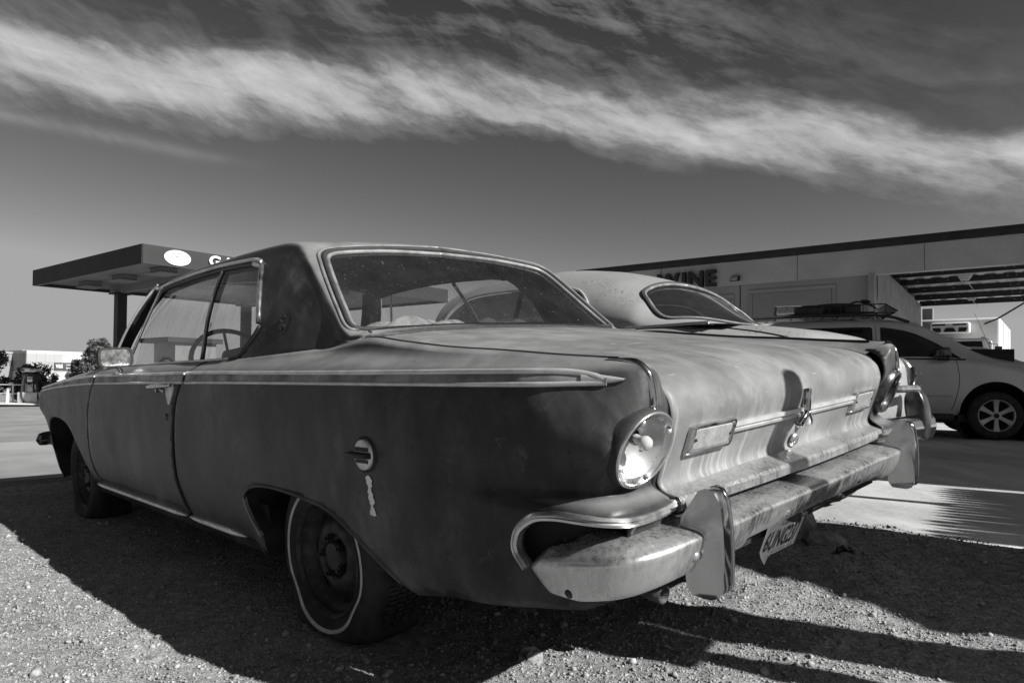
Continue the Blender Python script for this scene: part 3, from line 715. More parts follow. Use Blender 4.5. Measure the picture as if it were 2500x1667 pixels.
# chrome edge of the fins
for mir in (False, True):
    pts = [(.158, .757, .8225), (.125, .7545, .819), (.100, .7505, .8135), (.085, .747, .804), (.0735, .744, .788), (.0695, .742, .768), (.0675, .741, .745), (.0675, .743, .722)]
    P = curve(pts, 5); rr = [max(.003, .0085*min(1, i/10, (len(P)-i)/2+.4)) for i in range(len(P))]
    mb = MB(); mb.tube(P, rr, 10); mb.build('fin_edge', M_['chrome_clean'], car, True, mirror=mir)
    # moulding round the bumper cut-out
    pts = [(.305, .869, .405), (.330, .872, .440), (.322, .8735, .475), (.298, .875, .498), (.262, .8755, .516), (.215, .874, .523), (.17, .869, .523), (.135, .859, .521), (.108, .838, .5175), (.092, .805, .5135), (.088, .76, .511), (.089, .70, .511), (.092, .655, .514), (.094, .640, .519)]
    P = curve(pts, 5); N = len(P); V = []
    for i, p in enumerate(P):
        p = Vector(p); t = (Vector(P[min(i+1, N-1)]) - Vector(P[max(i-1, 0)])).normalized()
        out = Vector((-1, 0, 0)) if i > N*.72 else (Vector((0, 1, 0)) if i < N*.42 else Vector((-(i-N*.42)/(N*.30), 1-(i-N*.42)/(N*.30), 0)).normalized())
        out = (out - t*out.dot(t)).normalized(); up = t.cross(out); 
        if up.z < 0 and i > N*.2: up = -up
        elif i <= N*.2: up = up if up.x > 0 else -up
        for a, b in ((-.012, .009), (.003, .0095), (.0075, .004), (.003, .0015), (.0065, -.003), (.0035, -.0085), (-.012, -.009)): V.append(p + out*a + up*b)
    mesh_obj('bumper_moulding', V, grid_faces(N, 7) + [tuple(range(7)), tuple((N-1)*7+k for k in range(7))], M_['chrome'], car, True, mirror=mir, auto=.45, flip=True)
    # dark recess behind the moulding
    V = []
    for i, p in enumerate(P):
        p = np.array(p); V += [p - np.array([-.004, .012, .002]), p - np.array([-.06, .05, .030]), p + np.array([.06, -.06, -.14])]
    mesh_obj('bumper_recess', V, grid_faces(N, 3), M_['gap'], car, True, mirror=mir)

# ------------------------------------------------------------------ rear bumper
BT = [0, .25, .42, .455, .62, .72, .80, .88, .98, 1.08, 1.12]
BP = [
 [(.150, 0, .486), (.065, 0, .479), (.026, 0, .470), (.019, 0, .462), (.022, 0, .452), (.050, 0, .406), (.085, 0, .400)],
 [(.152, .25, .486), (.067, .25, .479), (.028, .25, .470), (.021, .25, .462), (.024, .25, .452), (.050, .25, .405), (.085, .25, .400)],
 [(.154, .42, .487), (.069, .42, .479), (.031, .42, .470), (.024, .42, .462), (.027, .42, .451), (.052, .42, .403), (.087, .42, .398)],
 [(.155, .455, .487), (.070, .455, .479), (.029, .455, .470), (.020, .455, .462), (.022, .455, .450), (.056, .455, .388), (.092, .455, .384)],
 [(.158, .62, .487), (.074, .625, .479), (.031, .63, .469), (.023, .63, .460), (.026, .63, .446), (.060, .625, .386), (.096, .62, .382)],
 [(.163, .70, .487), (.082, .715, .477), (.040, .73, .466), (.031, .735, .456), (.034, .733, .442), (.066, .72, .382), (.10, .70, .378)],
 [(.173, .76, .486), (.103, .79, .475), (.063, .808, .461), (.055, .813, .450), (.058, .810, .435), (.084, .795, .376), (.112, .765, .372)],
 [(.186, .80, .484), (.142, .830, .471), (.113, .853, .452), (.106, .858, .441), (.109, .855, .426), (.126, .838, .368), (.142, .805, .364)],
 [(.215, .825, .464), (.200, .852, .449), (.191, .868, .436), (.188, .871, .425), (.189, .869, .412), (.192, .856, .360), (.195, .825, .357)],
 [(.262, .838, .449), (.275, .852, .431), (.285, .862, .416), (.289, .864, .406), (.284, .862, .396), (.246, .855, .360), (.235, .83, .358)],
 [(.276, .838, .440), (.290, .848, .425), (.299, .855, .412), (.302, .857, .404), (.296, .855, .395), (.262, .850, .368), (.25, .83, .366)]]
bump_net = Net(BT, [0, 1, 1.6, 2, 2.4, 3.4, 4], BP)
nb, nl = 90, 22; tt = np.linspace(0, 1.12, nb); ll = np.linspace(0, 4, nl)
A, B = np.meshgrid(tt, ll, indexing='ij'); Pb = bump_net(A, B)
F = grid_faces(nb, nl); V = np.vstack([Pb, Pb*np.array([1, -1, 1])]); F = F + [tuple(i + nb*nl for i in f[::-1]) for f in F]
o = mesh_obj('rear_bumper', V, F, M_['chrome_dirty'], car, True)
bm = bmesh.new(); bm.from_mesh(o.data); bmesh.ops.remove_doubles(bm, verts=[v for v in bm.verts if abs(v.co.y) < 1e-5], dist=1e-4); bm.to_mesh(o.data); bm.free(); solidify(o, .004)
bumper = o
def bolt(p, nrm, r, mat, name='bumper_bolt', parent=None):
    mb = MB(); mb.lathe([(0, r*.55), (r*.55, r*.45), (r*.9, r*.18), (r, -.002)], Matrix.Translation(p) @ Vector(nrm).to_track_quat('Z', 'Y').to_matrix().to_4x4(), 18)
    return mb.build(name, mat, parent or bumper, True)
bolt((.036, .665, .425), (-1, .05, -.4), .012, M_['chrome'])
bolt((.036, -.665, .425), (-1, -.05, -.4), .012, M_['chrome'])
bolt((.036, .245, .428), (-1, 0, -.45), .012, M_['chrome']); bolt((.036, -.245, .428), (-1, 0, -.45), .012, M_['rim'])
bolt((.198, .860, .372), (-.2, 1, -.4), .011, M_['rim']); bolt((.198, -.860, .372), (-.2, -1, -.4), .011, M_['rim'])
# bumper guards
for s in (1, -1):
    # outline in (x, z); half widths taper to a narrow rear face
    prof = [(.016, .557), (.003, .552), (-.007, .532), (-.013, .480), (-.013, .420), (-.008, .365), (-.002, .349), (.010, .344), (.050, .346), (.060, .358), (.066, .42), (.070, .485), (.066, .498), (.046, .528), (.030, .552)]
    def wd(u, z): 
        f = min(1, max(0, (u + .014)/.03)); return (.019 + .013*f**.5)*(1 - .25*max(0, (z - .50)/.06))
    V = []; n = len(prof); cu, cz = .024, .45
    lays = [(-1.0, .955), (-.80, 1.0), (.80, 1.0), (1.0, .955)]
    for t, k_ in lays:
        for u, z in prof: V.append((cu + (u-cu)*k_, (.625 + t*wd(u, z))*s, cz + (z-cz)*(1 - (1-k_)*.5)))
    F = grid_faces(len(lays), n, False, True) + [tuple(range(n))[::-1], tuple((len(lays)-1)*n+k for k in range(n))]
    o = mesh_obj('bumper_guard', V, F, M_['chrome_clean'], car, True, flip=(s > 0)); bevel(o, .005, 3, .5)
    # rubber seam behind the guard
# plate lamps under the bumper edge
for v in (.115, -.165):
    mb = MB(); mb.lathe([(0, .030), (.012, .027), (.019, .016), (.020, 0), (.020, -.02)], Matrix.Translation((.085, v, .395)) @ Matrix.Rotation(math.radians(-105), 4, 'Y'), 16); mb.box((.085, v, .413), (.05, .052, .006))
    mb.build('plate_lamp', M_['black_metal'], bumper, True, auto=.6)
# ------------------------------------------------------------------ licence plate (bent, hanging below the bumper)
pl = [Vector((.150, .176, .2755)), Vector((.182, -.121, .247)), Vector((.140, -.160, .377)), Vector((.108, .168, .396))]   # BL BR TR TL
def plate_pt(a, b, d=0.):
    p = (1-b)*((1-a)*pl[0] + a*pl[1]) + b*((1-a)*pl[3] + a*pl[2])
    n = (pl[1]-pl[0]).cross(pl[3]-pl[0]).normalized()          # faces rearwards
    if n.x > 0: n = -n
    curl = max(0, .14-b)*max(0, .28-a)*.5 + .008*math.sin(a*math.pi)*b
    return p + n*(d + curl)
na, nb_ = 20, 12; V = [plate_pt(i/(na-1), j/(nb_-1)) for i in range(na) for j in range(nb_)]
k = NT('plate_enamel'); base = k.math('MULTIPLY', k.ramp(k.noise(12, 5, .6), [(.3, .82), (.7, 1.05)]), .80); M_['plate'] = k.bsdf(base, .4, 0, .5)
plate = mesh_obj('licence_plate', V, grid_faces(na, nb_), M_['plate'], car, True); solidify(plate, .0015, 0)
M_['ink'] = plain('dark_ink', .022, .5); M_['ink_grey'] = plain('grey_ink', .16, .5)
def text_mesh(body, size, shear=0., space=1.0, extrude=0., bold=0.):
    cu = bpy.data.curves.new('t', 'FONT'); cu.body = body; cu.size = size; cu.shear = shear; cu.space_character = space; cu.extrude = extrude; cu.offset = bold
    cu.align_x = 'CENTER'; cu.align_y = 'CENTER'; cu.resolution_u = 3
    ob = bpy.data.objects.new('t', cu); COL.objects.link(ob)
    dg = bpy.context.evaluated_depsgraph_get(); me = bpy.data.meshes.new_from_object(ob.evaluated_get(dg))
    V = np.array([v.co[:] for v in me.vertices]); F = [tuple(p.vertices) for p in me.polygons]
    bpy.data.objects.remove(ob); bpy.data.curves.remove(cu); bpy.data.meshes.remove(me); return V, F
def plate_text(body, cx, cy, w, h, name, mat, shear=0., bold=0.):
    V, F = text_mesh(body, 1.0, shear, bold=bold)
    V[:, :2] -= (V[:, :2].max(0) + V[:, :2].min(0))/2; V[:, 0] *= w/np.ptp(V[:, 0]); V[:, 1] *= h/np.ptp(V[:, 1])
    W = [plate_pt(cx + x, cy + y, .0016) for x, y, _ in V]
    return mesh_obj(name, W, F, mat, plate, False)
plate_text('6UNG237', .48, .37, .88, .46, 'plate_number', M_['ink'], bold=.02)
plate_text('California', .50, .76, .42, .17, 'plate_state', M_['ink_grey'], .35)
plate_text('dmv.ca.gov', .50, .065, .44, .075, 'plate_web_address', M_['ink_grey'])
for a in (.2, .8):
    p = plate_pt(a, .09, .002); mb = MB(); mb.lathe([(0, .005), (.006, .004), (.009, 0)], Matrix.Translation(p) @ Vector((-1, 0, -.3)).to_track_quat('Z', 'Y').to_matrix().to_4x4(), 12); mb.build('plate_screw', M_['chrome_dull'], plate, True)

# ------------------------------------------------------------------ cabin shell: roof, rear pillars, window openings
RU = [1.10, 1.18, 1.22, 1.30, 1.40, 1.50, 1.56, 1.62, 1.70, 1.85, 2.10, 2.5, 2.85, 3.02]
ZC = [.931, .938, .968, 1.045, 1.140, 1.228, 1.272, 1.303, 1.324, 1.342, 1.357, 1.360, 1.342, 1.318]
VE = [.700, .690, .677, .657, .632, .602, .585, .570, .558, .545, .535, .530, .532, .540]     # edge of the rear window / roof
DZE = [.012, .016, .026, .034, .034, .028, .024, .024, .030, .040, .050, .054, .052, .050]    # drop from the centre to that edge
def Gs(u, z):
    r = float(interp([.86, .885, .93, 1.0, 1.1, 1.22, 1.32], [.718, .712, .703, .686, .656, .622, .585], [z])[0])
    f = float(interp([.85, .87, .95, 1.0, 1.1, 1.2, 1.25, 1.32], [.800, .795, .775, .760, .722, .672, .643, .60], [z])[0])
    k = min(1, max(0, (u - 1.25)/.5)); k = k*k*(3 - 2*k); return r*(1-k) + f*k
RP = []
for u, zc, ve, dz in zip(RU, ZC, VE, DZE):
    b = side([u], [.90])[0]; bw, bz = b[1], b[2]
    ze = zc - dz; z1 = ze - .008; z2 = max(ze - .05, bz + .35*(ze - bz)); zm = .5*z2 + .5*bz
    g1 = Gs(u, z1); g2 = Gs(u, z2); gm = Gs(u, zm)
    if u < 1.2: g1, g2, gm = ve + .3*(bw - ve), ve + .55*(bw - ve), ve + .8*(bw - ve)
    RP.append([(u, 0, zc), (u, ve*.5, zc - .28*dz), (u, ve*.85, zc - .76*dz), (u, ve, ze), (u, max(g1, ve + .012), z1), (u, g2, z2), (u, min(gm, max(bw, g2)), zm), (u, bw, bz)])
RQ = [0, 1, 1.7, 2, 2.3, 2.6, 4, 5]
shell_net = Net(RU, RQ, RP)
def shell(u, q): return shell_net(u, q)
def shell_in(d):
    def g(u, q):
        e = 1e-3; p = shell_net(u, q); a = shell_net(np.clip(u+e, 1.1, 3.02), q) - shell_net(np.clip(u-e, 1.1, 3.02), q); b = shell_net(u, np.clip(q+e, 0, 5)) - shell_net(u, np.clip(q-e, 0, 5))
        n = np.cross(a, b); n /= np.linalg.norm(n, axis=1)[:, None] + 1e-12
        s = np.sign((n*(p - np.array([2.1, 0, .9]))).sum(1))[:, None]
        return p - n*s*d
    return g
q_of_v = Inv(shell_net, 1, 1.10, 3.02, 0, 3, 300, 160)
q_of_z = Inv(shell_net, 2, 1.10, 3.02, 2.3, 5, 300, 160)
# rear window outline (half): from the centre of its base out, up and back to the centre of its top
rw = [(1.196, 0.), (1.198, .30), (1.203, .52), (1.212, .640), (1.236, .668), (1.30, .655), (1.40, .629), (1.48, .604), (1.522, .583), (1.546, .535), (1.560, .42), (1.572, .25), (1.577, .10), (1.578, 0.)]
rw = curve(rw, 4); rw[0] = (rw[0][0], 0.); rwq = [(u, q_of_v(u, max(v, 0)) if v > .002 else 0.) for u, v in rw]
# side window outline (x, z): front vent corner, along the sill, up the rear edge, along the roof rail
sw = [(3.02, .868), (2.6, .868), (2.13, .868), (1.86, .868), (1.80, .872), (1.752, .905), (1.688, .968), (1.690, .99), (1.745, 1.10), (1.815, 1.19), (1.850, 1.218), (1.92, 1.2315), (2.05, 1.240), (2.30, 1.250), (2.6, 1.249), (2.85, 1.238), (3.02, 1.222)]
swq = [(u, 5.0 if z < .871 else q_of_z(u, z)) for u, z in sw]
outer = [(1.578, 0.), (2.0, 0.), (2.6, 0.), (3.02, 0.), (3.02, 1.), (3.02, 2.), (3.02, 2.6)] + swq[::-1][:13] + [(1.79, 5.)] + [(1.5, 5.), (1.25, 5.), (1.12, 5.), (1.12, 3.5), (1.12, 2.0), (1.19, 1.9)] + [p for p in rwq if p[1] >= 0][1:]
outer = [(1.578, 0.), (2.0, 0.), (2.6, 0.), (3.02, 0.), (3.02, 1.), (3.02, 2.), (3.02, 2.6)] + swq[::-1][:12] + [(1.79, 5.), (1.5, 5.), (1.25, 5.), (1.105, 5.), (1.105, 3.5), (1.105, 2.0), (1.15, 1.5), (1.17, 0.)] + rwq
# scale q so that the triangulation is even (about 0.2 m per unit)
SQ = .2
def shell_s(u, q): return shell(u, np.clip(np.asarray(q)/SQ, 0, 5))
def shell_in_s(d):
    g = shell_in(d)
    return lambda u, q: g(np.asarray(u), np.clip(np.asarray(q)/SQ, 0, 5))
sc = lambda P: [(u, q*SQ) for u, q in P]
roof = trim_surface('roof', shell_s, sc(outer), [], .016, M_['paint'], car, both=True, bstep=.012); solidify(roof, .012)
# glass
g = trim_surface('rear_window', shell_in_s(.012), sc(rwq), [], .03, M_['glass_rear'], car, both=True)
div = 2.145; divt = 2.265      # rear edge of the door glass at the sill / at the rail
def on_side(u, z, d=0.):
    return Vector(shell_in(d)(np.array([u]), np.array([q_of_z(u, z) if z > .871 else 5.]))[0])
def path_shell(P, d=0.): return [Vector(p) for p in shell_in(d)(np.array([p[0] for p in P]), np.array([p[1] for p in P]))]
def nrm_shell(P):
    a = shell_in(0.)(np.array([p[0] for p in P]), np.array([p[1] for p in P])); b = shell_in(.01)(np.array([p[0] for p in P]), np.array([p[1] for p in P]))
    return [Vector(x).normalized() for x in (a-b)]
vent_top, vent_bot = 2.93, 3.02
for mir in (False, True):
    gq = [(divt, q_of_z(divt, 1.246)), (2.05, q_of_z(2.05, 1.238))] + [p for p in swq[::-1] if 1.70 > 0 and p[0] < 2.0][0:] + [(div, 5.)]
    gq = [p for i, p in enumerate(gq) if i == 0 or p != gq[i-1]]
    ql = trim_surface('quarter_window', shell_in_s(.020), sc(gq), [], .03, M_['glass'] if mir else M_['glass_side'], car, mirror=mir)
    dq = [(divt + .01, q_of_z(divt + .01, 1.247)), (div + .012, 5.), (2.6, 5.), (3.0, 5.), (3.0, 3.9), (2.98, q_of_z(2.98, 1.15)), (2.94, q_of_z(2.94, 1.226)), (2.6, q_of_z(2.6, 1.247))]
    dl = trim_surface('door_window', shell_in_s(.018), sc(dq), [], .03, M_['glass'] if mir else M_['glass_side'], (door_r if mir else door_l), mirror=mir)
    # bright frame posts between the panes
    for (u0, z0, u1, z1, r) in ((div, .866, divt, 1.246, .0075), (div - .016, .866, divt - .014, 1.246, .0055), ):
        pts = [on_side(u0 + (u1-u0)*t, z0 + (z1-z0)*t, .010) for t in np.linspace(0, 1, 10)]
        mb = MB(); mb.tube(pts, r, 8); mb.build('window_post', M_['chrome'] if r > .006 else M_['rubber'], (door_r if mir else door_l), True, mirror=mir)
    # frame round the quarter window: bright moulding along the rear edge, dark rubber below
    edge = [p for p in swq if p[0] < 1.93]
    E_ = curve(edge, 4)
    P = path_shell(E_, -.002); S = nrm_shell(E_)
    zs = [p.z for p in P]
    up = [i for i in range(len(P)) if P[i].z > .985]
    mb = MB(); mb.tube([P[i] for i in up], .0105, 10); mb.build('window_moulding', M_['chrome'], car, True, mirror=mir)
    lowi = [i for i in range(len(P)) if P[i].z <= .99]
    mb = MB(); mb.tube([P[i] for i in lowi], .007, 8); mb.build('window_seal', M_['rubber'], car, True, mirror=mir)
    # drip rail along the roof
    R_ = [(1.86, 1.236), (1.93, 1.249), (2.05, 1.257), (2.30, 1.267), (2.6, 1.266), (2.85, 1.254), (3.01, 1.238)]
    R_ = curve([(u, q_of_z(u, z)) for u, z in R_], 4); P = path_shell(R_, -.006)
    mb = MB(); mb.tube(P, .007, 8); mb.build('drip_rail', M_['chrome_dull'], car, True, mirror=mir)
    P = path_shell(R_, .006); P = [p + Vector((0, 0, -.014)) for p in P]
    mb = MB(); mb.tube(P, .009, 8); mb.build('window_seal', M_['rubber'], car, True, mirror=mir)
    # sill strip
    P = [Vector(side([u], [.90])[0]) + Vector((0, .002, .002)) for u in np.linspace(1.86, 3.30, 20)]
    mb = MB(); mb.tube(P, .005, 8); mb.build('sill_strip', M_['chrome_dull'], car, True, mirror=mir)
    # windscreen pillar
    V = []
    top = [Vector((3.02, .66, 1.232)), Vector((3.00, .655, 1.262)), Vector((3.04, .60, 1.285)), Vector((3.05, .56, 1.27)), Vector((3.03, .60, 1.235))]
    bot = [Vector((3.315, .797, .862)), Vector((3.295, .80, .868)), Vector((3.42, .765, .872)), Vector((3.43, .72, .868)), Vector((3.33, .74, .862))]
    for t in np.linspace(0, 1, 12):
        for a, b in zip(top, bot): V.append(a*(1-t) + b*t + Vector((0, .020, .012))*(4*t*(1-t)))
    o = mesh_obj('windscreen_pillar', V, grid_faces(12, 5, False, True), M_['paint'], car, True, mirror=mir, auto=.8, flip=True)
    mb = MB(); mb.tube([V[i*5+1] + Vector((0, .004, 0)) for i in range(12)], .006, 8); mb.build('pillar_moulding', M_['chrome_dull'], car, True, mirror=mir)
    # vent window post
    mb = MB(); mb.tube([Vector((2.905, .672, 1.235)), Vector((3.00, .735, 1.05)), Vector((3.085, .792, .868))], .007, 8); mb.build('vent_post', M_['chrome'], (door_r if mir else door_l), True, mirror=mir)
# rear window: outer rubber, bright inner bead, pale base moulding
for mir in (False, True):
    E_ = [p for p in rwq]; P = path_shell(E_, -.001)
    mb = MB(); mb.tube(P, .0085, 8); mb.build('rear_window_seal', M_['rubber'], car, True, mirror=mir)
    P2 = path_shell(E_, .006); c = Vector((1.39, 0, 1.1)); P2 = [p + (c-p).normalized()*.016 for p in P2]
    mb = MB(); mb.tube(P2, .0085, 8); mb.build('rear_window_bead', M_['bead'], car, True, mirror=mir)
    c2 = [p + (p-c).normalized()*.019 for p in path_shell(E_, -.001)]
    mb = MB(); mb.tube(c2[12:], .0055, 8); mb.build('rear_window_flange', M_['bead'], car, True, mirror=mir)
us = [(1.205, v) for v in np.linspace(-.585, .585, 40)]
P = [Vector((1.180 + .012*(abs(v)/.58)**4, v*1.07, deck([1.18], [abs(v)])[0][2] + .006)) for _, v in us]
sweep(P, [(-.012, -.018), (.006, -.014), (.011, 0), (.006, .014), (-.012, .018)], (0, 0, 1), 'window_base_moulding', M_['chrome_clean'], car, flip=True)
# rubber strip between lid and window (packing)
mb = MB(); mb.tube([Vector((1.150, v, deck([1.150], [abs(v)])[0][2] + .002)) for v in np.linspace(-.66, .66, 30)], .007, 6); mb.build('lid_seal', M_['rubber'], car, True)

# windscreen, header, cowl, bonnet
V = []
for i, t in enumerate(np.linspace(0, 1, 8)):
    for j, s in enumerate(np.linspace(-1, 1, 17)):
        u = 3.04 + .40*t + (.10*(1-s*s))*(.4 + .6*t); v = s*(.575 + .165*t); z = 1.292 - .02*s*s - (1.292-.875)*t - .0*s
        V.append((u, v, z))
mesh_obj('windscreen', V, grid_faces(8, 17), M_['glass'], car, True)
mb = MB(); mb.tube([Vector((3.03 + .045*(1-s*s), s*.57, 1.303 - .024*s*s)) for s in np.linspace(-1, 1, 17)], .016, 8); mb.build('windscreen_header', M_['paint'], car, True)
V = []
for u, zc in ((3.30, .872), (3.44, .872), (3.6, .870), (4.0, .850), (4.4, .818), (4.66, .785), (4.75, .75)):
    e = side([min(u, 4.66)], [.90])[0]
    for s in np.linspace(-1, 1, 17): V.append((u, s*e[1], e[2] + (zc + .012 - e[2])*(1 - abs(s)**2.5)))
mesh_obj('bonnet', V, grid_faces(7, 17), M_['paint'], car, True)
mb = MB(); mb.box((4.62, 0, .60), (.06, 1.50, .26)); bevel(mb.build('grille', M_['black_metal'], car), .02)
for s in (1, -1):   # headlamp pods at the front corners
    mb = MB(); mb.lathe([(.0, .07), (.06, .06), (.085, .03), (.09, 0), (.09, -.12)], Matrix.Translation((4.70, .70*s, .64)) @ Matrix.Rotation(math.radians(90), 4, 'Y'), 24); mb.build('headlamp', M_['chrome_dull'], car, True)
# front bumper, its pointed end wrapping round the left corner
V = []; tt = np.linspace(-1, 1, 61)
for t in tt:
    e = max(0, (abs(t) - .70)/.30); v = math.copysign(min(.86, .95*abs(t)) if abs(t) < .9 else .855 + .022*(abs(t) - .9)/.1, t)
    uc = 4.965 - .15*e**1.5; k = 1 - .93*max(0, (abs(t) - .86)/.14)**1.5; zc = .418 - .010*e
    for a_, b_ in ((-.060, .046), (-.02, .043), (-.004, .026), (0, .008), (-.004, -.012), (-.025, -.040), (-.060, -.044)): V.append((uc + a_*k, v, zc + b_*k))
mesh_obj('front_bumper', V, grid_faces(61, 7), M_['chrome'], car, True)
mb = MB(); mb.box((4.78, .72, .41), (.22, .05, .06)); mb.box((4.78, -.72, .41), (.22, .05, .06)); mb.box((4.70, .80, .405), (.20, .03, .05)); mb.build('bumper_bracket', M_['black_metal'], car)

# ------------------------------------------------------------------ door handle, lock, fuel cap, mirror, emblem scar
hz = lambda u, z, d=0.: Vector(side([u], [s_of(u, z)])[0]) + Vector((0, d, 0))
for mir in (False, True):
    pr = door_r if mir else door_l
    mb = MB()
    tri = [(2.470, .772), (2.215, .780), (2.190, .770), (2.262, .708), (2.275, .703), (2.285, .708)]
    tri = [(2.200, .779), (2.300, .776), (2.266, .700), (2.250, .698), (2.196, .765)]
    n = len(tri); V = [hz(u, z, -.002) for u, z in tri] + [hz(u, z, .006) for u, z in tri]
    mb.add(V, [tuple(range(n, 2*n))] + [(i, (i+1) % n, n+(i+1) % n, n+i) for i in range(n)])
    hd = bevel(mb.build('door_handle', M_['chrome_dull'], pr, mirror=mir), .002)
    pts = [hz(2.205, .779, .010), hz(2.27, .777, .022), hz(2.36, .773, .030), hz(2.44, .770, .024), hz(2.475, .769, .012)]; P = curve([tuple(p) for p in pts], 4)
    mb = MB(); mb.tube(P, [.007, .008, .009, .009, .010, .010, .010, .010, .010, .009, .009, .008, .008, .006, .005, .004, .003], 10); mb.build('handle_grip', M_['chrome_clean'], hd, True, mirror=mir)
    mb = MB(); mb.tube([hz(2.325, .757, .004), hz(2.325, .757, .030)], [.010, .008], 12); mb.build('handle_button', M_['chrome'], hd, True, mirror=mir)
    mb = MB(); mb.tube([hz(2.30, .655, -.002), hz(2.30, .655, .004)], .007, 12); mb.tube([hz(2.30, .640, -.002), hz(2.30, .640, .003)], .004, 10); mb.build('door_lock', M_['black_metal'], pr, True, mirror=mir)
# fuel filler cap with a bar handle
fc = hz(.853, .599); Fm = Matrix.Translation(fc) @ Matrix.Rotation(math.radians(-90), 4, 'X')
mb = MB(); mb.lathe([(.046, -.006), (.047, .004), (.043, .006), (.0425, .001)], Fm, 36); cap = mb.build('fuel_cap', M_['rubber'], car, True)
mb = MB(); mb.lathe([(.0405, .0), (.040, .010), (.037, .0125), (.02, .0130), (.0, .0130)], Fm, 36); mb.build('cap_disc', M_['chrome_dull'], cap, True)
mb = MB(); mb.hexa([Vector((fc.x + a, fc.y + b, fc.z + c)) for a, b, c in ((-.042, .012, -.008), (.046, .012, -.008), (.046, .012, .008), (-.042, .012, .008), (-.040, .034, -.0055), (.052, .034, -.0055), (.052, .034, .0055), (-.040, .034, .0055))]); bevel(mb.build('cap_handle', M_['black_metal'], cap), .002)
mb = MB(); mb.box((fc.x, fc.y + .0135, fc.z + .015), (.062, .002, .011)); mb.box((fc.x, fc.y + .0135, fc.z - .016), (.056, .002, .009)); mb.build('cap_rib', M_['black_metal'], cap)
# bare patch where chalked paint has flaked in a dribble below the cap
rs = random.Random(5); V = []
pathz = np.linspace(.545, .440, 46); wl_, wr_ = 0., 0.
for i, z in enumerate(pathz):
    t = i/45; prof = .3 + .7*abs(math.sin(t*7.5 + .6))
    wl_ = .5*wl_ + .5*(.0130*prof + rs.uniform(-.006, .005)); wr_ = .5*wr_ + .5*(.0140*prof + rs.uniform(-.006, .007))
    if i in (0, 45): wl_, wr_ = .0006, .0006
    u = .848 - .010*t; V += [hz(u - max(.0015, wl_), z, .0022), hz(u + max(.0015, wr_), z, .0022)]
mesh_obj('flaked_paint', V, [f[::-1] for f in grid_faces(46, 2)], M_['plate'], car, False)
# door mirror
mo = thing_m = None
mm = Matrix.Translation((2.85, .905, .906)) @ Matrix.Rotation(math.radians(8), 4, 'Z')
pts = round_poly([(-.073, -.043), (.073, -.043), (.073, .043), (-.073, .043)], .030, 6); n = len(pts); V = []
for kk, d in ((1, 0), (1.04, .006), (1.04, .022), (.9, .042), (.5, .054)):
    for p in pts: V.append(mm @ Vector((d, p[0]*kk, p[1]*kk)))
F = grid_faces(5, n, False, True) + [tuple(4*n + i for i in range(n))]
mir_o = mesh_obj('door_mirror', V, F, M_['black_metal'], car, True, auto=.8, flip=True)
V = [mm @ Vector((.0015, p[0]*.92, p[1]*.90)) for p in pts]
k = NT('mirror_glass'); dm = k.ramp(k.noise(30, 5, .7), [(.35, .05), (.75, .5)]); M_['mirror'] = k.bsdf(k.mix(dm, .75, .55), k.mix(dm, .03, .5), k.mix(dm, 1., .3))
mesh_obj('mirror_glass', V, [tuple(range(n))[::-1]], M_['mirror'], mir_o, False)
V = [mm @ Vector((-.002, p[0]*kk, p[1]*kk)) for kk in (1.05, .90) for p in pts]
mesh_obj('mirror_rim', V, grid_faces(2, n, False, True), M_['rubber'], mir_o, False)
mb = MB(); mb.tube([mm @ Vector((.02, -.01, -.042)), Vector((2.885, .885, .855)), Vector((2.915, .868, .838))], [.008, .010, .013], 10); mb.box((2.925, .860, .836), (.055, .045, .016)); mb.build('mirror_stalk', M_['chrome'], mir_o, True, auto=.6)
# scar of the lost pillar emblem
sp_ = [(1.560, .955), (1.575, .985), (1.560, 1.005), (1.530, 1.010), (1.515, .985), (1.525, .955), (1.545, .940)]
P = curve([(u, q_of_z(u, z)) for u, z in sp_], 4, True); W_ = path_shell(P, -.0025)
M_['scar'] = plain('bare_patch', .035, .5, .2, .6, 60)
c = sum(W_, Vector())/len(W_); mesh_obj('emblem_scar', [c] + W_, [(0, 1+i, 1+(i+1) % len(W_)) for i in range(len(W_))], M_['scar'], car, False)
mb = MB()
for (du, dz, r) in ((.012, .010, .006), (-.010, -.008, .005), (.006, -.018, .006), (-.004, .026, .004)):
    p = on_side(1.545 + du, .976 + dz, -.004); mb.lathe([(0, .004), (r, .002), (r, -.002)], Matrix.Translation(p) @ Matrix.Rotation(math.radians(-75), 4, 'X'), 8)
mb.build('emblem_stub', M_['gap'], car, True)
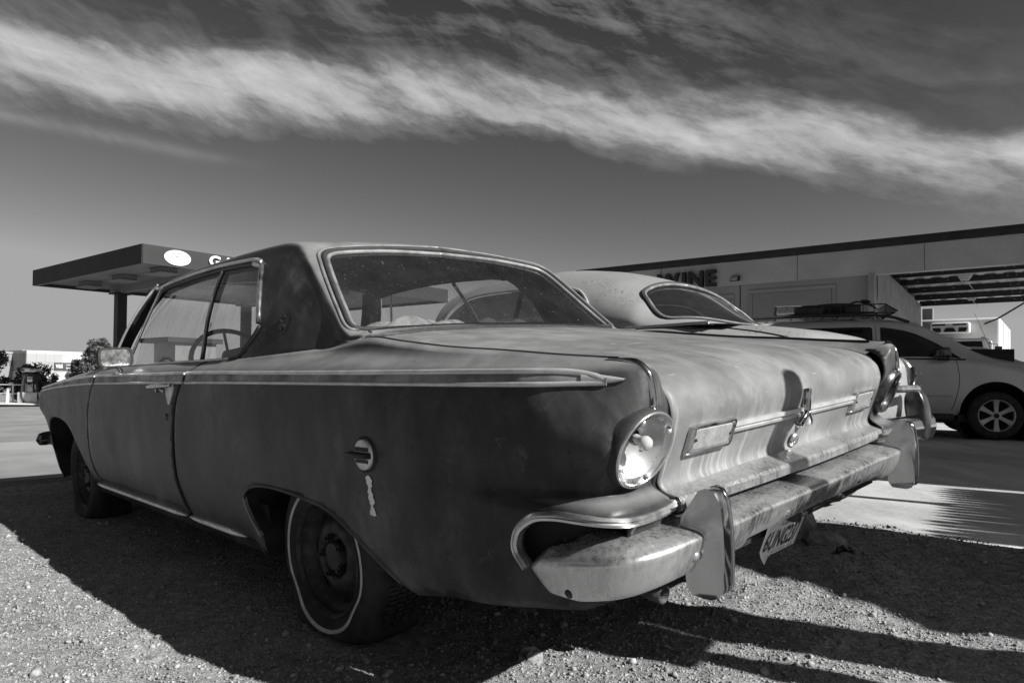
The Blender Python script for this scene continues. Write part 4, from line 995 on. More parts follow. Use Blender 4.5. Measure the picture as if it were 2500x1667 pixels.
# ------------------------------------------------------------------ wheels
def wheel(u, s, hz_, R, flat, ring=True, detail=True):
    """flat: height of the ground below the hub (deflated tyre) or None"""
    yo = .80*s
    w = bpy.data.objects.new('wheel', None); w.empty_display_size = .1; link(w, car); w.location = (u, 0, hz_)
    def dfm(p):
        x, y, z = p
        if flat is not None:
            r = math.hypot(x, z); lim = -flat
            if z < lim*.55 + 0.0:
                t = min(1, (lim*.55 - z)/(R + lim*.55 + 1e-6)); 
            else: t = 0
            if z < lim: z = lim - (lim - z)*.02
            elif t > 0: z = z + t*.004
            if r > .175 and z < 0:
                k = max(0, -z/flat)**3*min(1, (r - .175)/.05)
                y = y + s*.016*k*(1 if y*s > .72 else -1); x = x*(1 + .07*k)
            if r > .19:
                m = math.exp(-((z + .13)/.045)**2); x = x*(1 - .085*m*min(1, (r - .19)/.015))
        return (x, y, z)
    pr = [(.172, .705), (.168, .778), (.176, .788), (.200, .799), (.232, .802), (.262, .794), (.283, .776), (R-.004, .760), (R, .740), (R, .70), (R, .655), (R-.004, .63), (.283, .615), (.25, .592), (.20, .590), (.172, .61)]
    prs = curve(pr, 3); n = 72; V = []
    for i in range(n):
        q = 2*math.pi*i/n
        for r, y in prs: V.append(dfm((r*math.sin(q), y*s, r*math.cos(q))))
    mesh_obj('tyre', V, grid_faces(n, len(prs), True, False), M_['tyre'], w, True, flip=(s < 0))
    # tread blocks
    mb = MB()
    if detail:
        for i in range(120):
            q = 2*math.pi*i/120
            if flat is not None and math.cos(q) < -.72: continue
            for yy in (.650, .680, .712, .745):
                c = Vector((R*math.sin(q), (yy + (.004 if i % 2 else -.004))*s, R*math.cos(q))); mb.box(c, (.0105, .022, .006), Matrix.Rotation(q, 3, 'Y'))
        mb.build('tread', M_['tyre'], w)
        V = []; rg = [(.2105, .8015), (.213, .8040), (.2195, .8045), (.2215, .8025)]
        for i in range(n if ring else 0):
            q = 2*math.pi*i/n
            for r, y in rg: V.append(tuple(np.array(dfm((r*math.sin(q), y*s, r*math.cos(q)))) + np.array([0, .0015*s, 0])))
        if ring: mesh_obj('whitewall', V, grid_faces(n, 4, True, False), M_['whitewall'], w, True, flip=(s < 0))
    # steel rim
    rim = [(.180, .800), (.183, .806), (.179, .809), (.172, .802), (.166, .785), (.158, .772), (.150, .766), (.146, .745), (.139, .738), (.120, .752), (.105, .768), (.096, .775), (.075, .775), (.068, .770), (.060, .752), (.050, .750), (.047, .752), (.046, .775), (.040, .782), (.0, .784)]
    mb = MB(); mb.lathe([(r, (h - .012)*s) for r, h in rim], Matrix.Rotation(math.radians(-90), 4, 'X') if False else None, 56)
    V = [(v[0], v[2], v[1]) for v in mb.V]
    rm = mesh_obj('rim', V, mb.F, M_['rim'], w, True, flip=(s > 0), auto=.8)
    if detail:
        for i in range(5):
            q = 2*math.pi*i/5 + .3; c = Vector((.057*math.sin(q), .755*s, .057*math.cos(q)))
            mb = MB(); mb.tube([c, c + Vector((0, .022*s, 0))], .0105, 6); mb.tube([c + Vector((0, .022*s, 0)), c + Vector((0, .030*s, 0))], .006, 6); mb.build('wheel_nut', M_['bezel'] if i == 3 else M_['rim'], rm)
        for i in range(8):
            q = 2*math.pi*i/8; c = Vector((.140*math.sin(q), .742*s, .140*math.cos(q)))
            mb = MB(); mb.box(c, (.030, .004, .010), Matrix.Rotation(q, 3, 'Y')); mb.build('rim_slot', M_['gap'], rm)
    return w
wheel(1.245, 1, .238, .290, .222)
wheel(4.052, 1, .225, .298, .226, ring=False)
wheel(1.238, -1, .232, .305, None, detail=False)
wheel(4.052, -1, .232, .305, None, detail=False)
mb = MB(); mb.tube([(1.238, -.65, .232), (1.238, .65, .232)], .04, 10); mb.tube([(4.052, -.6, .23), (4.052, .6, .23)], .03, 10)
mb.box((1.238, 0, .235), (.22, .25, .2)); mb.build('axle', M_['dark_under'], car)

# ------------------------------------------------------------------ cabin
mb = MB(); mb.box((2.5, 0, .36), (1.6, 1.50, .04)); mb.build('cabin_floor', M_['vinyl'], car)
def bench(u, z, wid, back, name):
    V = []; prof = [(u + .48, z - .10), (u + .50, z + .02), (u + .42, z + .06), (u + .10, z + .03), (u + .02, z + .10), (u - .04, z + back*.7), (u - .09, z + back), (u - .14, z + back - .01), (u - .17, z + back*.6), (u - .12, z - .10)]
    prof = curve(prof, 3)
    for t in np.linspace(-1, 1, 15):
        k = 1 - .06*abs(t)**8
        for a, b in prof: V.append((a, t*wid, z + (b - z)*k))
    n = len(prof); return mesh_obj(name, V, grid_faces(15, n) + [tuple(range(n)), tuple(14*n + i for i in range(n))[::-1]], M_['vinyl'], car, True)
bench(2.35, .52, .66, .40, 'front_seat'); bench(1.62, .55, .62, .34, 'rear_seat')
mb = MB(); mb.hexa([(1.22, -.62, .915), (1.60, -.62, .885), (1.60, .62, .885), (1.22, .62, .915), (1.22, -.62, .925), (1.60, -.62, .897), (1.60, .62, .897), (1.22, .62, .925)]); mb.build('parcel_shelf', M_['vinyl'], car)
mb = MB(); mb.hexa([(3.02, -.74, .68), (3.35, -.76, .68), (3.35, .76, .68), (3.02, .74, .68), (3.06, -.74, .855), (3.38, -.76, .868), (3.38, .76, .868), (3.06, .74, .855)]); bevel(mb.build('dashboard', M_['vinyl'], car), .03)
# steering wheel
Wm = Matrix.Translation((2.84, .37, .845)) @ Matrix.Rotation(math.radians(-62), 4, 'Y')
mb = MB(); mb.tube([Wm @ Vector((.205*math.cos(q), .205*math.sin(q), 0)) for q in np.linspace(0, 2*math.pi, 40, endpoint=False)], .012, 8, closed=True)
for q in (.35, math.pi - .35, -math.pi/2): mb.tube([Wm @ Vector((.2*math.cos(q + math.pi/2), .2*math.sin(q + math.pi/2), 0)), Wm @ Vector((0, 0, -.03))], .008, 6)
mb.tube([Wm @ Vector((0, 0, .0)), Wm @ Vector((0, 0, -.5))], .03, 10); mb.build('steering_wheel', M_['black_metal'], car, True)
# inner mirror
mb = MB(); mb.box((3.0, 0, 1.235), (.02, .22, .055)); mb.tube([(3.01, 0, 1.25), (3.05, 0, 1.30)], .007, 6); bevel(mb.build('interior_mirror', M_['black_metal'], car), .006)
# headliner keeps the cabin dark
V = []
for u in np.linspace(1.66, 2.98, 12):
    for q in np.linspace(0, 2.2, 8):
        p = shell([u], [q])[0]; V.append((p[0], p[1]*.985, p[2] - .022))
n = len(V); V += [(x, -y, z) for x, y, z in V]; F = grid_faces(12, 8); mesh_obj('headliner', V, F + [tuple(i+n for i in f[::-1]) for f in F], M_['vinyl'], car, True)
for s in (1, -1):
    mb = MB(); mb.hexa([(1.65, .70*s, .40), (3.3, .74*s, .40), (3.3, .79*s, .40), (1.65, .76*s, .40), (1.65, .72*s, .855), (3.3, .735*s, .855), (3.3, .785*s, .855), (1.65, .775*s, .855)]); mb.build('inner_door_panel', M_['vinyl'], car)

# a crumpled cloth and a dark bag on the parcel shelf: things of their own
def crumple(name, label, cat, c, size, mat, seed, n=28):
    r = np.random.default_rng(seed); V = []; ph = r.uniform(0, 6, 12); fr = r.uniform(3, 11, 12)
    for i in range(n):
        for j in range(n):
            a = i/(n-1)*2-1; b = j/(n-1)*2-1
            h = (1 - min(1, (a*a + b*b))**1.5)
            w = sum(math.sin(fr[k]*a*1.0 + ph[k] + fr[(k+5) % 12]*b*.8)*(.5/(1+k*.35)) for k in range(12))
            V.append((a*size[0]*(1 + .08*math.sin(5*b + ph[0])), b*size[1]*(1 + .06*math.sin(7*a + ph[1])), size[2]*max(0, h*(.62 + .22*w))))
    o = mesh_obj(name, V, grid_faces(n, n), mat, None, True); o.matrix_world = CAR_M @ Matrix.Translation(c)
    solidify(o, .004, 1); tag(o, label, cat); return o
crumple('crumpled_cloth', 'pale crumpled cloth lying behind the rear window glass at its left end', 'cloth', (1.33, .32, .916), (.10, .27, .085), M_['cloth'], 3)
crumple('bag', 'dark folded bag lying behind the middle of the rear window', 'bag', (1.36, -.12, .914), (.11, .22, .085), M_['dark_cloth'], 9)
crumple('folded_paper', 'pale flat bundle behind the right end of the rear window', 'paper', (1.34, -.46, .914), (.08, .10, .03), M_['cloth'], 14)
# small seated figurine sticker-like ornament in the quarter window
mb = MB(); P0 = on_side(1.90, .885, .018)
fig = [(0, 0), (.03, .0), (.05, .035), (.058, .060), (.050, .085), (.062, .10), (.060, .128), (.050, .135), (.040, .125), (.042, .095), (.034, .07), (.030, .045), (.012, .072), (.002, .06), (.016, .02)]
# ------------------------------------------------------------------ ground: gravel verge, concrete lot, far ground
def car_uv(x, y):
    dx, dy = x - .8836, y - 1.8282; return -.7055*dx + .7087*dy, -.7065*dx - .7047*dy
def uv_xy(u, v): return .8836 - .7055*u - .7065*v, 1.8282 + .7087*u - .7047*v
def gz(u, v):
    """height of the gravel: it slopes under the car so that all four tyres touch"""
    pz = .020 - .0141*(u - 1.22) - .020*(v - .79)
    d = np.maximum(0, np.abs(u - 2.4) - 2.4)**2 + np.maximum(0, np.abs(v - .1) - 1.1)**2
    w = np.exp(-d/1.2)
    return pz*w + .004*(1 - w)
k = NT('gravel_earth'); n1 = k.noise(1.2, 5, .6); n2 = k.noise(26, 6, .7); n3 = k.noise(110, 4, .7); n4 = k.noise(8, 5, .6, off=(3, 3, 0))
base = k.math('MULTIPLY', k.ramp(n1, [(.38, .84), (.62, 1.1)]), k.ramp(n2, [(.34, .62), (.5, 1.0), (.66, 1.36)]))
base = k.math('MULTIPLY', k.math('MULTIPLY', base, k.ramp(n3, [(.32, .5), (.5, 1.0), (.70, 1.5)])), .335)
h = k.math('ADD', k.math('MULTIPLY', n3, .5), k.math('ADD', k.math('MULTIPLY', n2, .8), k.math('MULTIPLY', n4, .5)))
M_['gravel'] = k.bsdf(base, .95, 0, .15, h, 1.0, .025)
k = NT('concrete_lot'); n1 = k.noise(.7, 6, .6); n2 = k.noise(40, 5, .65); n3 = k.noise(3, 6, .6, (1, .25, 1))
base = k.math('MULTIPLY', k.math('MULTIPLY', k.ramp(n1, [(.38, .78), (.62, 1.1)]), k.ramp(n2, [(.38, .9), (.62, 1.08)])), k.ramp(n3, [(.40, .86), (.60, 1.08)]))
crk = k.ramp(k.noise(300, 2, .5), [(.30, .7), (.36, 1)])
M_['concrete'] = k.bsdf(k.math('MULTIPLY', k.math('MULTIPLY', base, crk), .50), .85, 0, .25, n2, .25, .004)
M_['earth'] = plain('dry_ground', .26, .95, 0, .25, .05, .2, bstr=.3, bscale=3, bdist=.05)
def fslope(u): return -.0243*max(0., min(u, 60.) - 9.2)
V = []
for u in (-3000, 5.62, 9.2, 20, 40, 60, 3000):
    for v in (-3000, 3000): V.append((*uv_xy(u, v), -.06 + fslope(u)))
tag(mesh_obj('ground', V, grid_faces(7, 2), M_['earth'], None, False, flip=True), kind='structure')
# verge sheet, fine near the camera. local axes follow the car (u forward, v left); joined to the lot at v=-2.05 and u=5.62
def axis_pts(lo, hi, fine0, fine1, f, c):
    out = [lo]; 
    while out[-1] < hi:
        x = out[-1]; s = f if fine0 <= x <= fine1 else min(c, f + .12*max(fine0 - x, x - fine1)); out.append(min(hi, x + s))
    return np.array(out)
ua = axis_pts(-4.0, 5.62, -.9, 4.6, .020, .25); va = axis_pts(-2.05, 9.0, -2.05, 1.75, .020, .4)
U, Vv = np.meshgrid(ua, va, indexing='ij'); U = U.copy(); Vv = Vv.copy()
Z = gz(U, Vv)
def vnoise(x, y, s, seed):
    r = np.random.default_rng(seed); T = r.random((64, 64)); x = x/s; y = y/s; i = np.floor(x).astype(int); j = np.floor(y).astype(int); fx = x - i; fy = y - j
    fx = fx*fx*(3 - 2*fx); fy = fy*fy*(3 - 2*fy); g = lambda a, b: T[a % 64, b % 64]
    return (g(i, j)*(1-fx) + g(i+1, j)*fx)*(1-fy) + (g(i, j+1)*(1-fx) + g(i+1, j+1)*fx)*fy - .5
def ground_bump(u, v):
    return .030*vnoise(u + 9, v + 9, .9, 1) + .020*vnoise(u, v, .33, 2) + .013*vnoise(u + 3, v, .12, 3) + .009*vnoise(u, v + 5, .055, 4)
def rough_(u, v): return 1 + 1.3/(1 + np.exp((v + .55)*6))
edge = np.minimum(1, np.minimum((Vv + 2.05)/.25, (5.62 - U)/.25)); Z = Z + ground_bump(U, Vv)*np.clip(edge, .35, 1)*rough_(U, Vv)
# keep the earth below the tyres
for (wu, wv) in ((1.238, .70), (4.052, .70), (1.238, -.70), (4.052, -.70)):
    w = np.exp(-((U - wu)**2/.05 + (Vv - wv)**2/.03)); Z = Z*(1 - w) + (gz(U, Vv) - .004)*w
Vv2 = Vv + np.where(Vv < -2.04, .05*vnoise(U*3, U*0 + 2, .35, 8), 0)
X, Y = uv_xy(U, Vv2)
verge = mesh_obj('gravel_verge', np.stack([X.ravel(), Y.ravel(), Z.ravel()], 1), [f[::-1] for f in grid_faces(len(ua), len(va))], M_['gravel'], None, True, flip=True); tag(verge, kind='structure')
# concrete slabs, each its own piece, in rows that follow the kerb line
lot = bpy.data.objects.new('concrete_lot', None); link(lot); tag(lot, kind='structure')
M_['old_concrete'] = plain('weathered_concrete', .24, .85, 0, .18, .9, .2, bstr=.25, bscale=40, bdist=.004)
def slab(u0, u1, v0, v1, z=.012, j=.006, mat=None):
    P = []
    for zz in (-.10, z):
        for a, b in ((u0 + j, v0 + j), (u1 - j, v0 + j), (u1 - j, v1 - j), (u0 + j, v1 - j)):
            x, y = uv_xy(a, b); P.append((x, y, zz + fslope(a)))
    c = np.mean(P, 0); c[2] = 0
    mb = MB(); mb.add([np.array(p) - c for p in P], [(4, 7, 6, 5), (0, 1, 5, 4), (1, 2, 6, 5), (2, 3, 7, 6), (3, 0, 4, 7)])
    o = mb.build('slab', mat or M_['concrete'], lot); o.location = c; bevel(o, .006, 2)
us_ = [-9.4, -4.6, .02, 4.6, 9.2, 13.8, 18.4]
vs_2 = [-2.045, -6.2, -10.4, -14.6, -18.8, -23.0]
for i in range(6):
    for j in range(5): slab(us_[i], us_[i+1], vs_2[j+1], vs_2[j])
ul = [5.63, 9.2, 13.8, 18.4]; vl = [-2.045, 2.2, 6.4, 10.6, 14.8, 19.0]
for i in range(3):
    for j in range(5): slab(ul[i], ul[i+1], vl[j], vl[j+1], mat=M_['old_concrete'])
V = [(*uv_xy(u, v), .006 + fslope(u)) for u in (18.41, 40, 60, 90) for v in (-60, 60)]
tag(mesh_obj('forecourt', V, grid_faces(4, 2), M_['old_concrete'], None, False, flip=True), kind='structure')
tag(mesh_obj('yard', [(*uv_xy(a, b), .006) for a, b in ((-40, -60), (18.39, -60), (18.39, -23.01), (-40, -23.01))], [(0, 1, 2, 3)], M_['concrete'], None, False, flip=True), kind='structure')
tag(mesh_obj('drive', [(*uv_xy(a, b), .006 + fslope(a)) for a, b in ((5.63, 19.01), (18.39, 19.01), (18.39, 60), (5.63, 60))], [(0, 1, 2, 3)], M_['old_concrete'], None, False, flip=True), kind='structure')

# loose gravel: thousands of small stones, one mesh of stuff
ico = bmesh.new(); bmesh.ops.create_icosphere(ico, subdivisions=1, radius=1.0); IV = np.array([v.co[:] for v in ico.verts]); IF = [tuple(v.index for v in f.verts) for f in ico.faces]; ico.free()
OV = np.array([(1, 0, 0), (-1, 0, 0), (0, 1, 0), (0, -1, 0), (0, 0, 1), (0, 0, -1.)]); OF = [(0, 2, 4), (2, 1, 4), (1, 3, 4), (3, 0, 4), (2, 0, 5), (1, 2, 5), (3, 1, 5), (0, 3, 5)]
def stones(N, smin, smax, region, base, seed, near):
    r = np.random.default_rng(seed); BV, BF = base
    # rejection sample in world x,y inside the camera's view of the verge
    pts = []
    while len(pts) < N:
        y = near[0] + (near[1] - near[0])*r.random(4*N)**near[2]; x = (r.random(4*N)*2 - 1)*.78*y
        u, v = car_uv(x, y); ok = (v > -2.0) & (u < 5.55) & (v < 7)
        pts += [(a, b) for a, b in zip(x[ok], y[ok])]
    pts = np.array(pts[:N]); u, v = car_uv(pts[:, 0], pts[:, 1]); z = gz(u, v) + ground_bump(u, v)*rough_(u, v)
    s = smin + (smax - smin)*r.random(N)**3.2
    n = len(BV); A = r.random((N, 3))*6.28; S = .55 + .8*r.random((N, 3)); S[:, 2] *= .75
    jit = 1 + .35*(r.random((N, n, 1)) - .5)
    W = BV[None]*jit*S[:, None, :]*s[:, None, None]
    ca, sa = np.cos(A), np.sin(A)
    def rot(W, i, j, k): X = W.copy(); X[..., i] = W[..., i]*ca[:, k, None] - W[..., j]*sa[:, k, None]; X[..., j] = W[..., i]*sa[:, k, None] + W[..., j]*ca[:, k, None]; return X
    W = rot(W, 0, 1, 0); W = rot(W, 1, 2, 1)*np.array([1, 1, .9]); W = rot(W, 0, 1, 2)
    W += np.stack([pts[:, 0], pts[:, 1], z + s*.25], 1)[:, None, :]
    F = (np.array(BF)[None] + (np.arange(N)*n)[:, None, None]).reshape(-1, 3)
    return W.reshape(-1, 3), F
parts = [stones(34000, .002, .0065, None, (OV, OF), 21, (1.75, 3.6, 1.0)), stones(18000, .003, .009, None, (OV, OF), 22, (1.75, 6.0, 1.0)), stones(1100, .006, .017, None, (IV, IF), 23, (1.8, 6.5, 1.0))]
nv = 0; VV = []; FF = []
for W, F in parts: VV.append(W); FF.append(F + nv); nv += len(W)
VV = np.vstack(VV); FF = np.vstack(FF)
me = bpy.data.meshes.new('loose_gravel'); me.vertices.add(len(VV)); me.vertices.foreach_set('co', VV.ravel()); me.loops.add(FF.size); me.loops.foreach_set('vertex_index', FF.ravel())
me.polygons.add(len(FF)); me.polygons.foreach_set('loop_start', np.arange(0, FF.size, 3)); me.update(calc_edges=True)
k = NT('stone'); M_['stone'] = k.bsdf(k.math('MULTIPLY', k.ramp(k.noise(45, 2, .5), [(.3, .5), (.5, 1.0), (.7, 1.5)]), .29), .9, 0, .2)
me.materials.append(M_['stone']); gv = link(bpy.data.objects.new('loose_gravel', me)); tag(gv, 'loose pale stones scattered over the gravel verge', 'gravel', kind='stuff')
# ------------------------------------------------------------------ the second old car, pale and rounded, standing on the right of the coupe
C2 = Matrix(((-.705505, -.708705, 0, 2.29654), (.708705, -.705505, 0, 3.23755), (0, 0, 1, .02), (0, 0, 0, 1)))
old = thing('rounded_sedan', 'pale rounded old car with rust spots on its domed roof, parked beyond the grey coupe', 'car', matrix=C2)
k = NT('pale_worn_paint'); big = k.noise(1.4, 5, .6); fine = k.noise(22, 5, .65)
o3 = k.sep()
rust_m = k.math('MULTIPLY', k.ramp(k.noise(60, 6, .8), [(.55, 0), (.60, 1)]), k.ramp(k.noise(2.6, 3, .55, off=(1.3, .4, 0)), [(.56, 0), (.68, 1)]))
base = k.math('MULTIPLY', k.ramp(big, [(.3, .88), (.7, 1.08)]), k.math('MULTIPLY', k.ramp(fine, [(.3, .95), (.7, 1.05)]), .27))
base = k.mix(rust_m, base, .06)
M_['pale'] = k.bsdf(base, k.mix(rust_m, .38, .8), 0, .45, k.noise(2, 2), .1, .02)
XS = [1.05, 1.12, 1.20, 1.30, 1.40, 1.5, 1.6, 1.72, 1.85, 2.1, 2.5, 3.0, 3.35]
Z2 = [1.098, 1.105, 1.112, 1.175, 1.240, 1.305, 1.358, 1.410, 1.455, 1.512, 1.552, 1.545, 1.49]
B2 = [1.078, 1.077, 1.076, 1.074, 1.072, 1.070, 1.069, 1.068, 1.067, 1.066, 1.064, 1.06, 1.05]
TH = np.linspace(0, 1, 12); P2 = []; NX = [1.3, 1.3, 1.3, 1.3, 1.32, 1.55, 2.1, 2.3, 2.4, 2.4, 2.4, 2.4, 2.4]
for x, zc, bz, n in zip(XS, Z2, B2, NX):
    row = []
    for t in TH:
        q = t*math.pi/2; row.append((x, .745*math.sin(q)**(2/n), bz + (zc-bz)*math.cos(q)**(2/n)))
    P2.append(row)
sh2 = Net(XS, TH, P2)
ty = Inv(sh2, 1, 1.05, 3.35, 0, .999, 200, 160); tz = Inv(sh2, 2, 1.05, 3.35, .3, 1, 200, 160)
rw2 = [(1.205, 0.), (1.225, .20), (1.285, .42), (1.385, .590), (1.425, .618), (1.46, .619), (1.51, .602), (1.57, .578), (1.61, .555), (1.635, .52), (1.648, .45), (1.66, .30), (1.67, 0.)]
rw2 = curve(rw2, 5); rw2q = [(x, ty(x, max(0, y)) if y > .002 else 0.) for x, y in rw2]
qw2 = [(1.83, 1.090), (1.845, 1.135), (1.88, 1.19), (1.93, 1.255), (1.99, 1.305), (2.06, 1.338), (2.2, 1.36), (2.6, 1.38), (3.0, 1.37), (3.15, 1.30), (3.3, 1.090)]
qw2 = curve(qw2, 4); qwq = [(x, tz(x, z)) for x, z in qw2]
SQ2 = .95
sh2s = lambda x, t: sh2(x, np.clip(np.asarray(t)/SQ2, 0, 1))
s2 = lambda P: [(x, t*SQ2) for x, t in P]
outer = [(1.67, 0.), (2.2, 0.), (3.34, 0.), (3.34, .5), (3.34, 1.), (2.5, 1.), (1.6, 1.), (1.07, 1.), (1.07, .5), (1.12, 0.)] + rw2q
trim_surface('roof', sh2s, s2(outer), [s2(qwq)], .022, M_['pale'], old, both=True, bstep=.014)
def sh2_in(d):
    def g(x, t):
        t = np.clip(np.asarray(t)/SQ2, 0, 1); e = 2e-3; p = sh2(x, t); a = sh2(np.clip(np.asarray(x)+e, 1.05, 3.35), t) - sh2(np.clip(np.asarray(x)-e, 1.05, 3.35), t); b = sh2(x, np.clip(t+e, 0, 1)) - sh2(x, np.clip(t-e, 0, 1))
        n = np.cross(a, b); n /= np.linalg.norm(n, axis=1)[:, None] + 1e-12; s = np.sign((n*(p - np.array([2.2, 0, 1.0]))).sum(1))[:, None]; return p - n*s*d
    return g
trim_surface('rear_window', sh2_in(.012), s2(rw2q), [], .03, M_['glass_rear'], old, both=True)
for mir in (False, True):
    trim_surface('side_window', sh2_in(.015), s2(qwq), [], .04, M_['tint'], old, mirror=mir)
    P = [Vector(p) for p in sh2_in(-.002)(np.array([p[0] for p in rw2q]), np.array([p[1]*SQ2 for p in rw2q]))]
    mb = MB(); mb.tube(P, .010, 8); mb.build('rear_window_moulding', M_['bead'], old, True, mirror=mir)
    P2_ = [p + (p - Vector((1.45, 0, 1.2))).normalized()*.020 for p in P]
    mb = MB(); mb.tube(P2_, .007, 6); mb.build('rear_window_seal', M_['rubber'], old, True, mirror=mir)
    P = [Vector(p) for p in sh2_in(-.002)(np.array([p[0] for p in qwq]), np.array([p[1]*SQ2 for p in qwq]))]
    mb = MB(); mb.tube(P, .009, 8); mb.build('side_window_moulding', M_['chrome_dull'], old, True, mirror=mir)
    # lower body half
mb = MB(); mb.tube([Vector(sh2([1.1 + .02*i], [1.0])[0]) + Vector((0, .004, .006)) for i in range(100)], .009, 8); mb.build('belt_moulding', M_['chrome'], old, True)
BX = list(range(12))
BB_ = [
 [(.43, 0, .46), (.44, .40, .46), (.50, .58, .46), (.60, .70, .46), (.62, .78, .46), (.66, .83, .44), (.70, .84, .40)],
 [(.40, 0, .68), (.41, .40, .68), (.48, .57, .68), (.585, .69, .70), (.61, .78, .70), (.66, .835, .64), (.70, .85, .48)],
 [(.43, 0, .84), (.44, .40, .83), (.51, .56, .80), (.595, .68, .86), (.625, .77, .84), (.68, .84, .74), (.72, .855, .52)],
 [(.50, 0, .94), (.51, .40, .93), (.57, .56, .88), (.63, .67, .93), (.66, .76, .915), (.72, .84, .79), (.76, .86, .54)],
 [(.61, 0, 1.008), (.62, .40, 1.0), (.66, .56, .935), (.72, .67, .975), (.74, .76, .955), (.78, .845, .82), (.82, .865, .56)],
 [(.75, 0, 1.052), (.75, .40, 1.043), (.78, .56, .975), (.83, .67, 1.0), (.84, .76, .98), (.86, .85, .84), (.88, .87, .56)],
 [(1.0, 0, 1.088), (1.0, .42, 1.083), (1.0, .58, 1.035), (1.0, .68, 1.035), (1.0, .77, 1.01), (1.0, .855, .86), (1.0, .875, .56)],
 [(1.4, 0, 1.10), (1.4, .45, 1.098), (1.4, .64, 1.080), (1.4, .745, 1.070), (1.4, .80, 1.03), (1.4, .865, .87), (1.4, .885, .5)],
 [(2.0, 0, 1.02), (2.0, .45, 1.02), (2.0, .70, 1.04), (2.0, .748, 1.064), (2.0, .81, 1.02), (2.0, .87, .87), (2.0, .885, .35)],
 [(3.3, 0, 1.04), (3.3, .45, 1.05), (3.3, .70, 1.055), (3.3, .745, 1.05), (3.3, .81, 1.0), (3.3, .87, .86), (3.3, .885, .35)],
 [(4.4, 0, 1.04), (4.4, .40, 1.02), (4.4, .55, .98), (4.4, .68, .96), (4.4, .78, .92), (4.4, .85, .80), (4.4, .86, .45)],
 [(4.8, 0, .75), (4.8, .40, .75), (4.8, .55, .75), (4.78, .68, .74), (4.76, .76, .72), (4.72, .82, .66), (4.7, .83, .45)]]
for i_, add in enumerate(((.17, .16, .10), (.17, .16, .10), (.16, .15, .09), (.13, .12, .07), (.07, .06, .04))):
    for j_ in range(3): q_ = BB_[i_][j_]; BB_[i_][j_] = (q_[0] + add[j_], q_[1], q_[2])
b2n = Net(BX, list(range(7)), BB_); ia = np.linspace(0, 11, 90); ib = np.linspace(0, 6, 40); A, B = np.meshgrid(ia, ib, indexing='ij'); Pq = b2n(A, B)
F = [f[::-1] for f in grid_faces(90, 40)]; V = np.vstack([Pq, Pq*np.array([1, -1, 1])]); n = len(Pq)
mesh_obj('body', V, F + [tuple(i+n for i in f[::-1]) for f in F], M_['pale'], old, True)
# interior: shelf with pale clutter, dark seat
mb = MB(); mb.box((1.62, 0, 1.05), (.5, 1.2, .02)); mb.box((2.0, 0, .95), (.15, 1.3, .5)); mb.box((2.9, 0, .95), (.15, 1.3, .42)); mb.build('seat', M_['vinyl'], old)
mb = MB(); mb.tube([(3.3, 0, 1.05), (3.15, 0, 1.46)], .02, 6); mb.build('windscreen_post', M_['black_metal'], old)
o = crumple('crumpled_blanket', 'pale crumpled blanket behind the rear window of the rounded old car', 'blanket', (0, 0, 0), (.12, .30, .075), M_['cloth'], 31); o.matrix_world = C2 @ Matrix.Translation((1.50, .30, 1.065))
# boot lid seam
P = [Vector(b2n([a], [1.62])[0]) + Vector((0, .0, .002)) for a in np.linspace(2, 7.0, 40)]
for mir in (False, True): mb = MB(); mb.tube(P, .0045, 6); mb.build('lid_seam', M_['gap'], old, True, mirror=mir)
# tail lamps: upright chrome housing, dark lens, two bright fins
for s in (1, -1):
    c = Vector((.592, .70*s, .825))
    pts = [c + Vector((.030, 0, -.085)), c + Vector((.004, 0, -.055)), c + Vector((-.004, 0, .0)), c + Vector((.004, 0, .05)), c + Vector((.030, 0, .080)), c + Vector((.055, 0, .085))]
    mb = MB(); mb.tube(curve([tuple(p) for p in pts], 4), [.018] + [.026]*19 + [.014], 12); hs = mb.build('tail_lamp', M_['chrome'], old, True)
    mb = MB(); mb.tube([c + Vector((-.022, -.006*s, -.060)), c + Vector((-.030, -.006*s, 0)), c + Vector((-.022, -.006*s, .055))], [.014, .020, .014], 12); mb.build('lens', M_['lamp_dark'], hs, True)
    for dz in (.018, -.052):
        mb = MB(); mb.box(c + Vector((-.045, -.004*s, dz)), (.05, .024, .006)); bevel(mb.build('lamp_fin', M_['chrome_clean'], hs), .002)
# bumper: bowed blade with guards joined by a tube
V = []; tt = np.linspace(-1, 1, 61)
for t in tt:
    y = .90*math.sin(t*1.45)/math.sin(1.45); x = .44 + .03*t*t + .20*max(0, abs(t) - .62)**1.5/.38**1.5 + .16*max(0, abs(t) - .85)/.15; kk = 1 - .35*max(0, abs(t) - .9)/.1
    h = .072*kk; zc = .535
    for a, b in ((.06, h*.95), (.02, h), (.0, h*.55), (-.006, 0), (.0, -h*.55), (.02, -h), (.06, -h*.95)): V.append((x + a, y, zc + b))
mesh_obj('rear_bumper', V, grid_faces(61, 7), M_['chrome_clean'], old, True, flip=True)
for s in (1, -1):
    prof = [(.36, .745), (.395, .765), (.44, .75), (.455, .70), (.445, .60), (.425, .53), (.36, .455), (.335, .47), (.325, .55), (.33, .66)]
    n = len(prof); V = []
    for lay, (sc_, w) in enumerate(((.82, .058), (1., .042), (1., -.042), (.82, -.058))):
        for x, z in prof: V.append((.485 + (x - .385)*sc_, .50*s + w, .61 + (z - .61)*sc_))
    o = mesh_obj('bumper_guard', V, grid_faces(4, n, False, True) + [tuple(range(n)), tuple(3*n+i for i in range(n))[::-1]], M_['bezel'], old, True); o.modifiers.new('s', 'SUBSURF').render_levels = 2
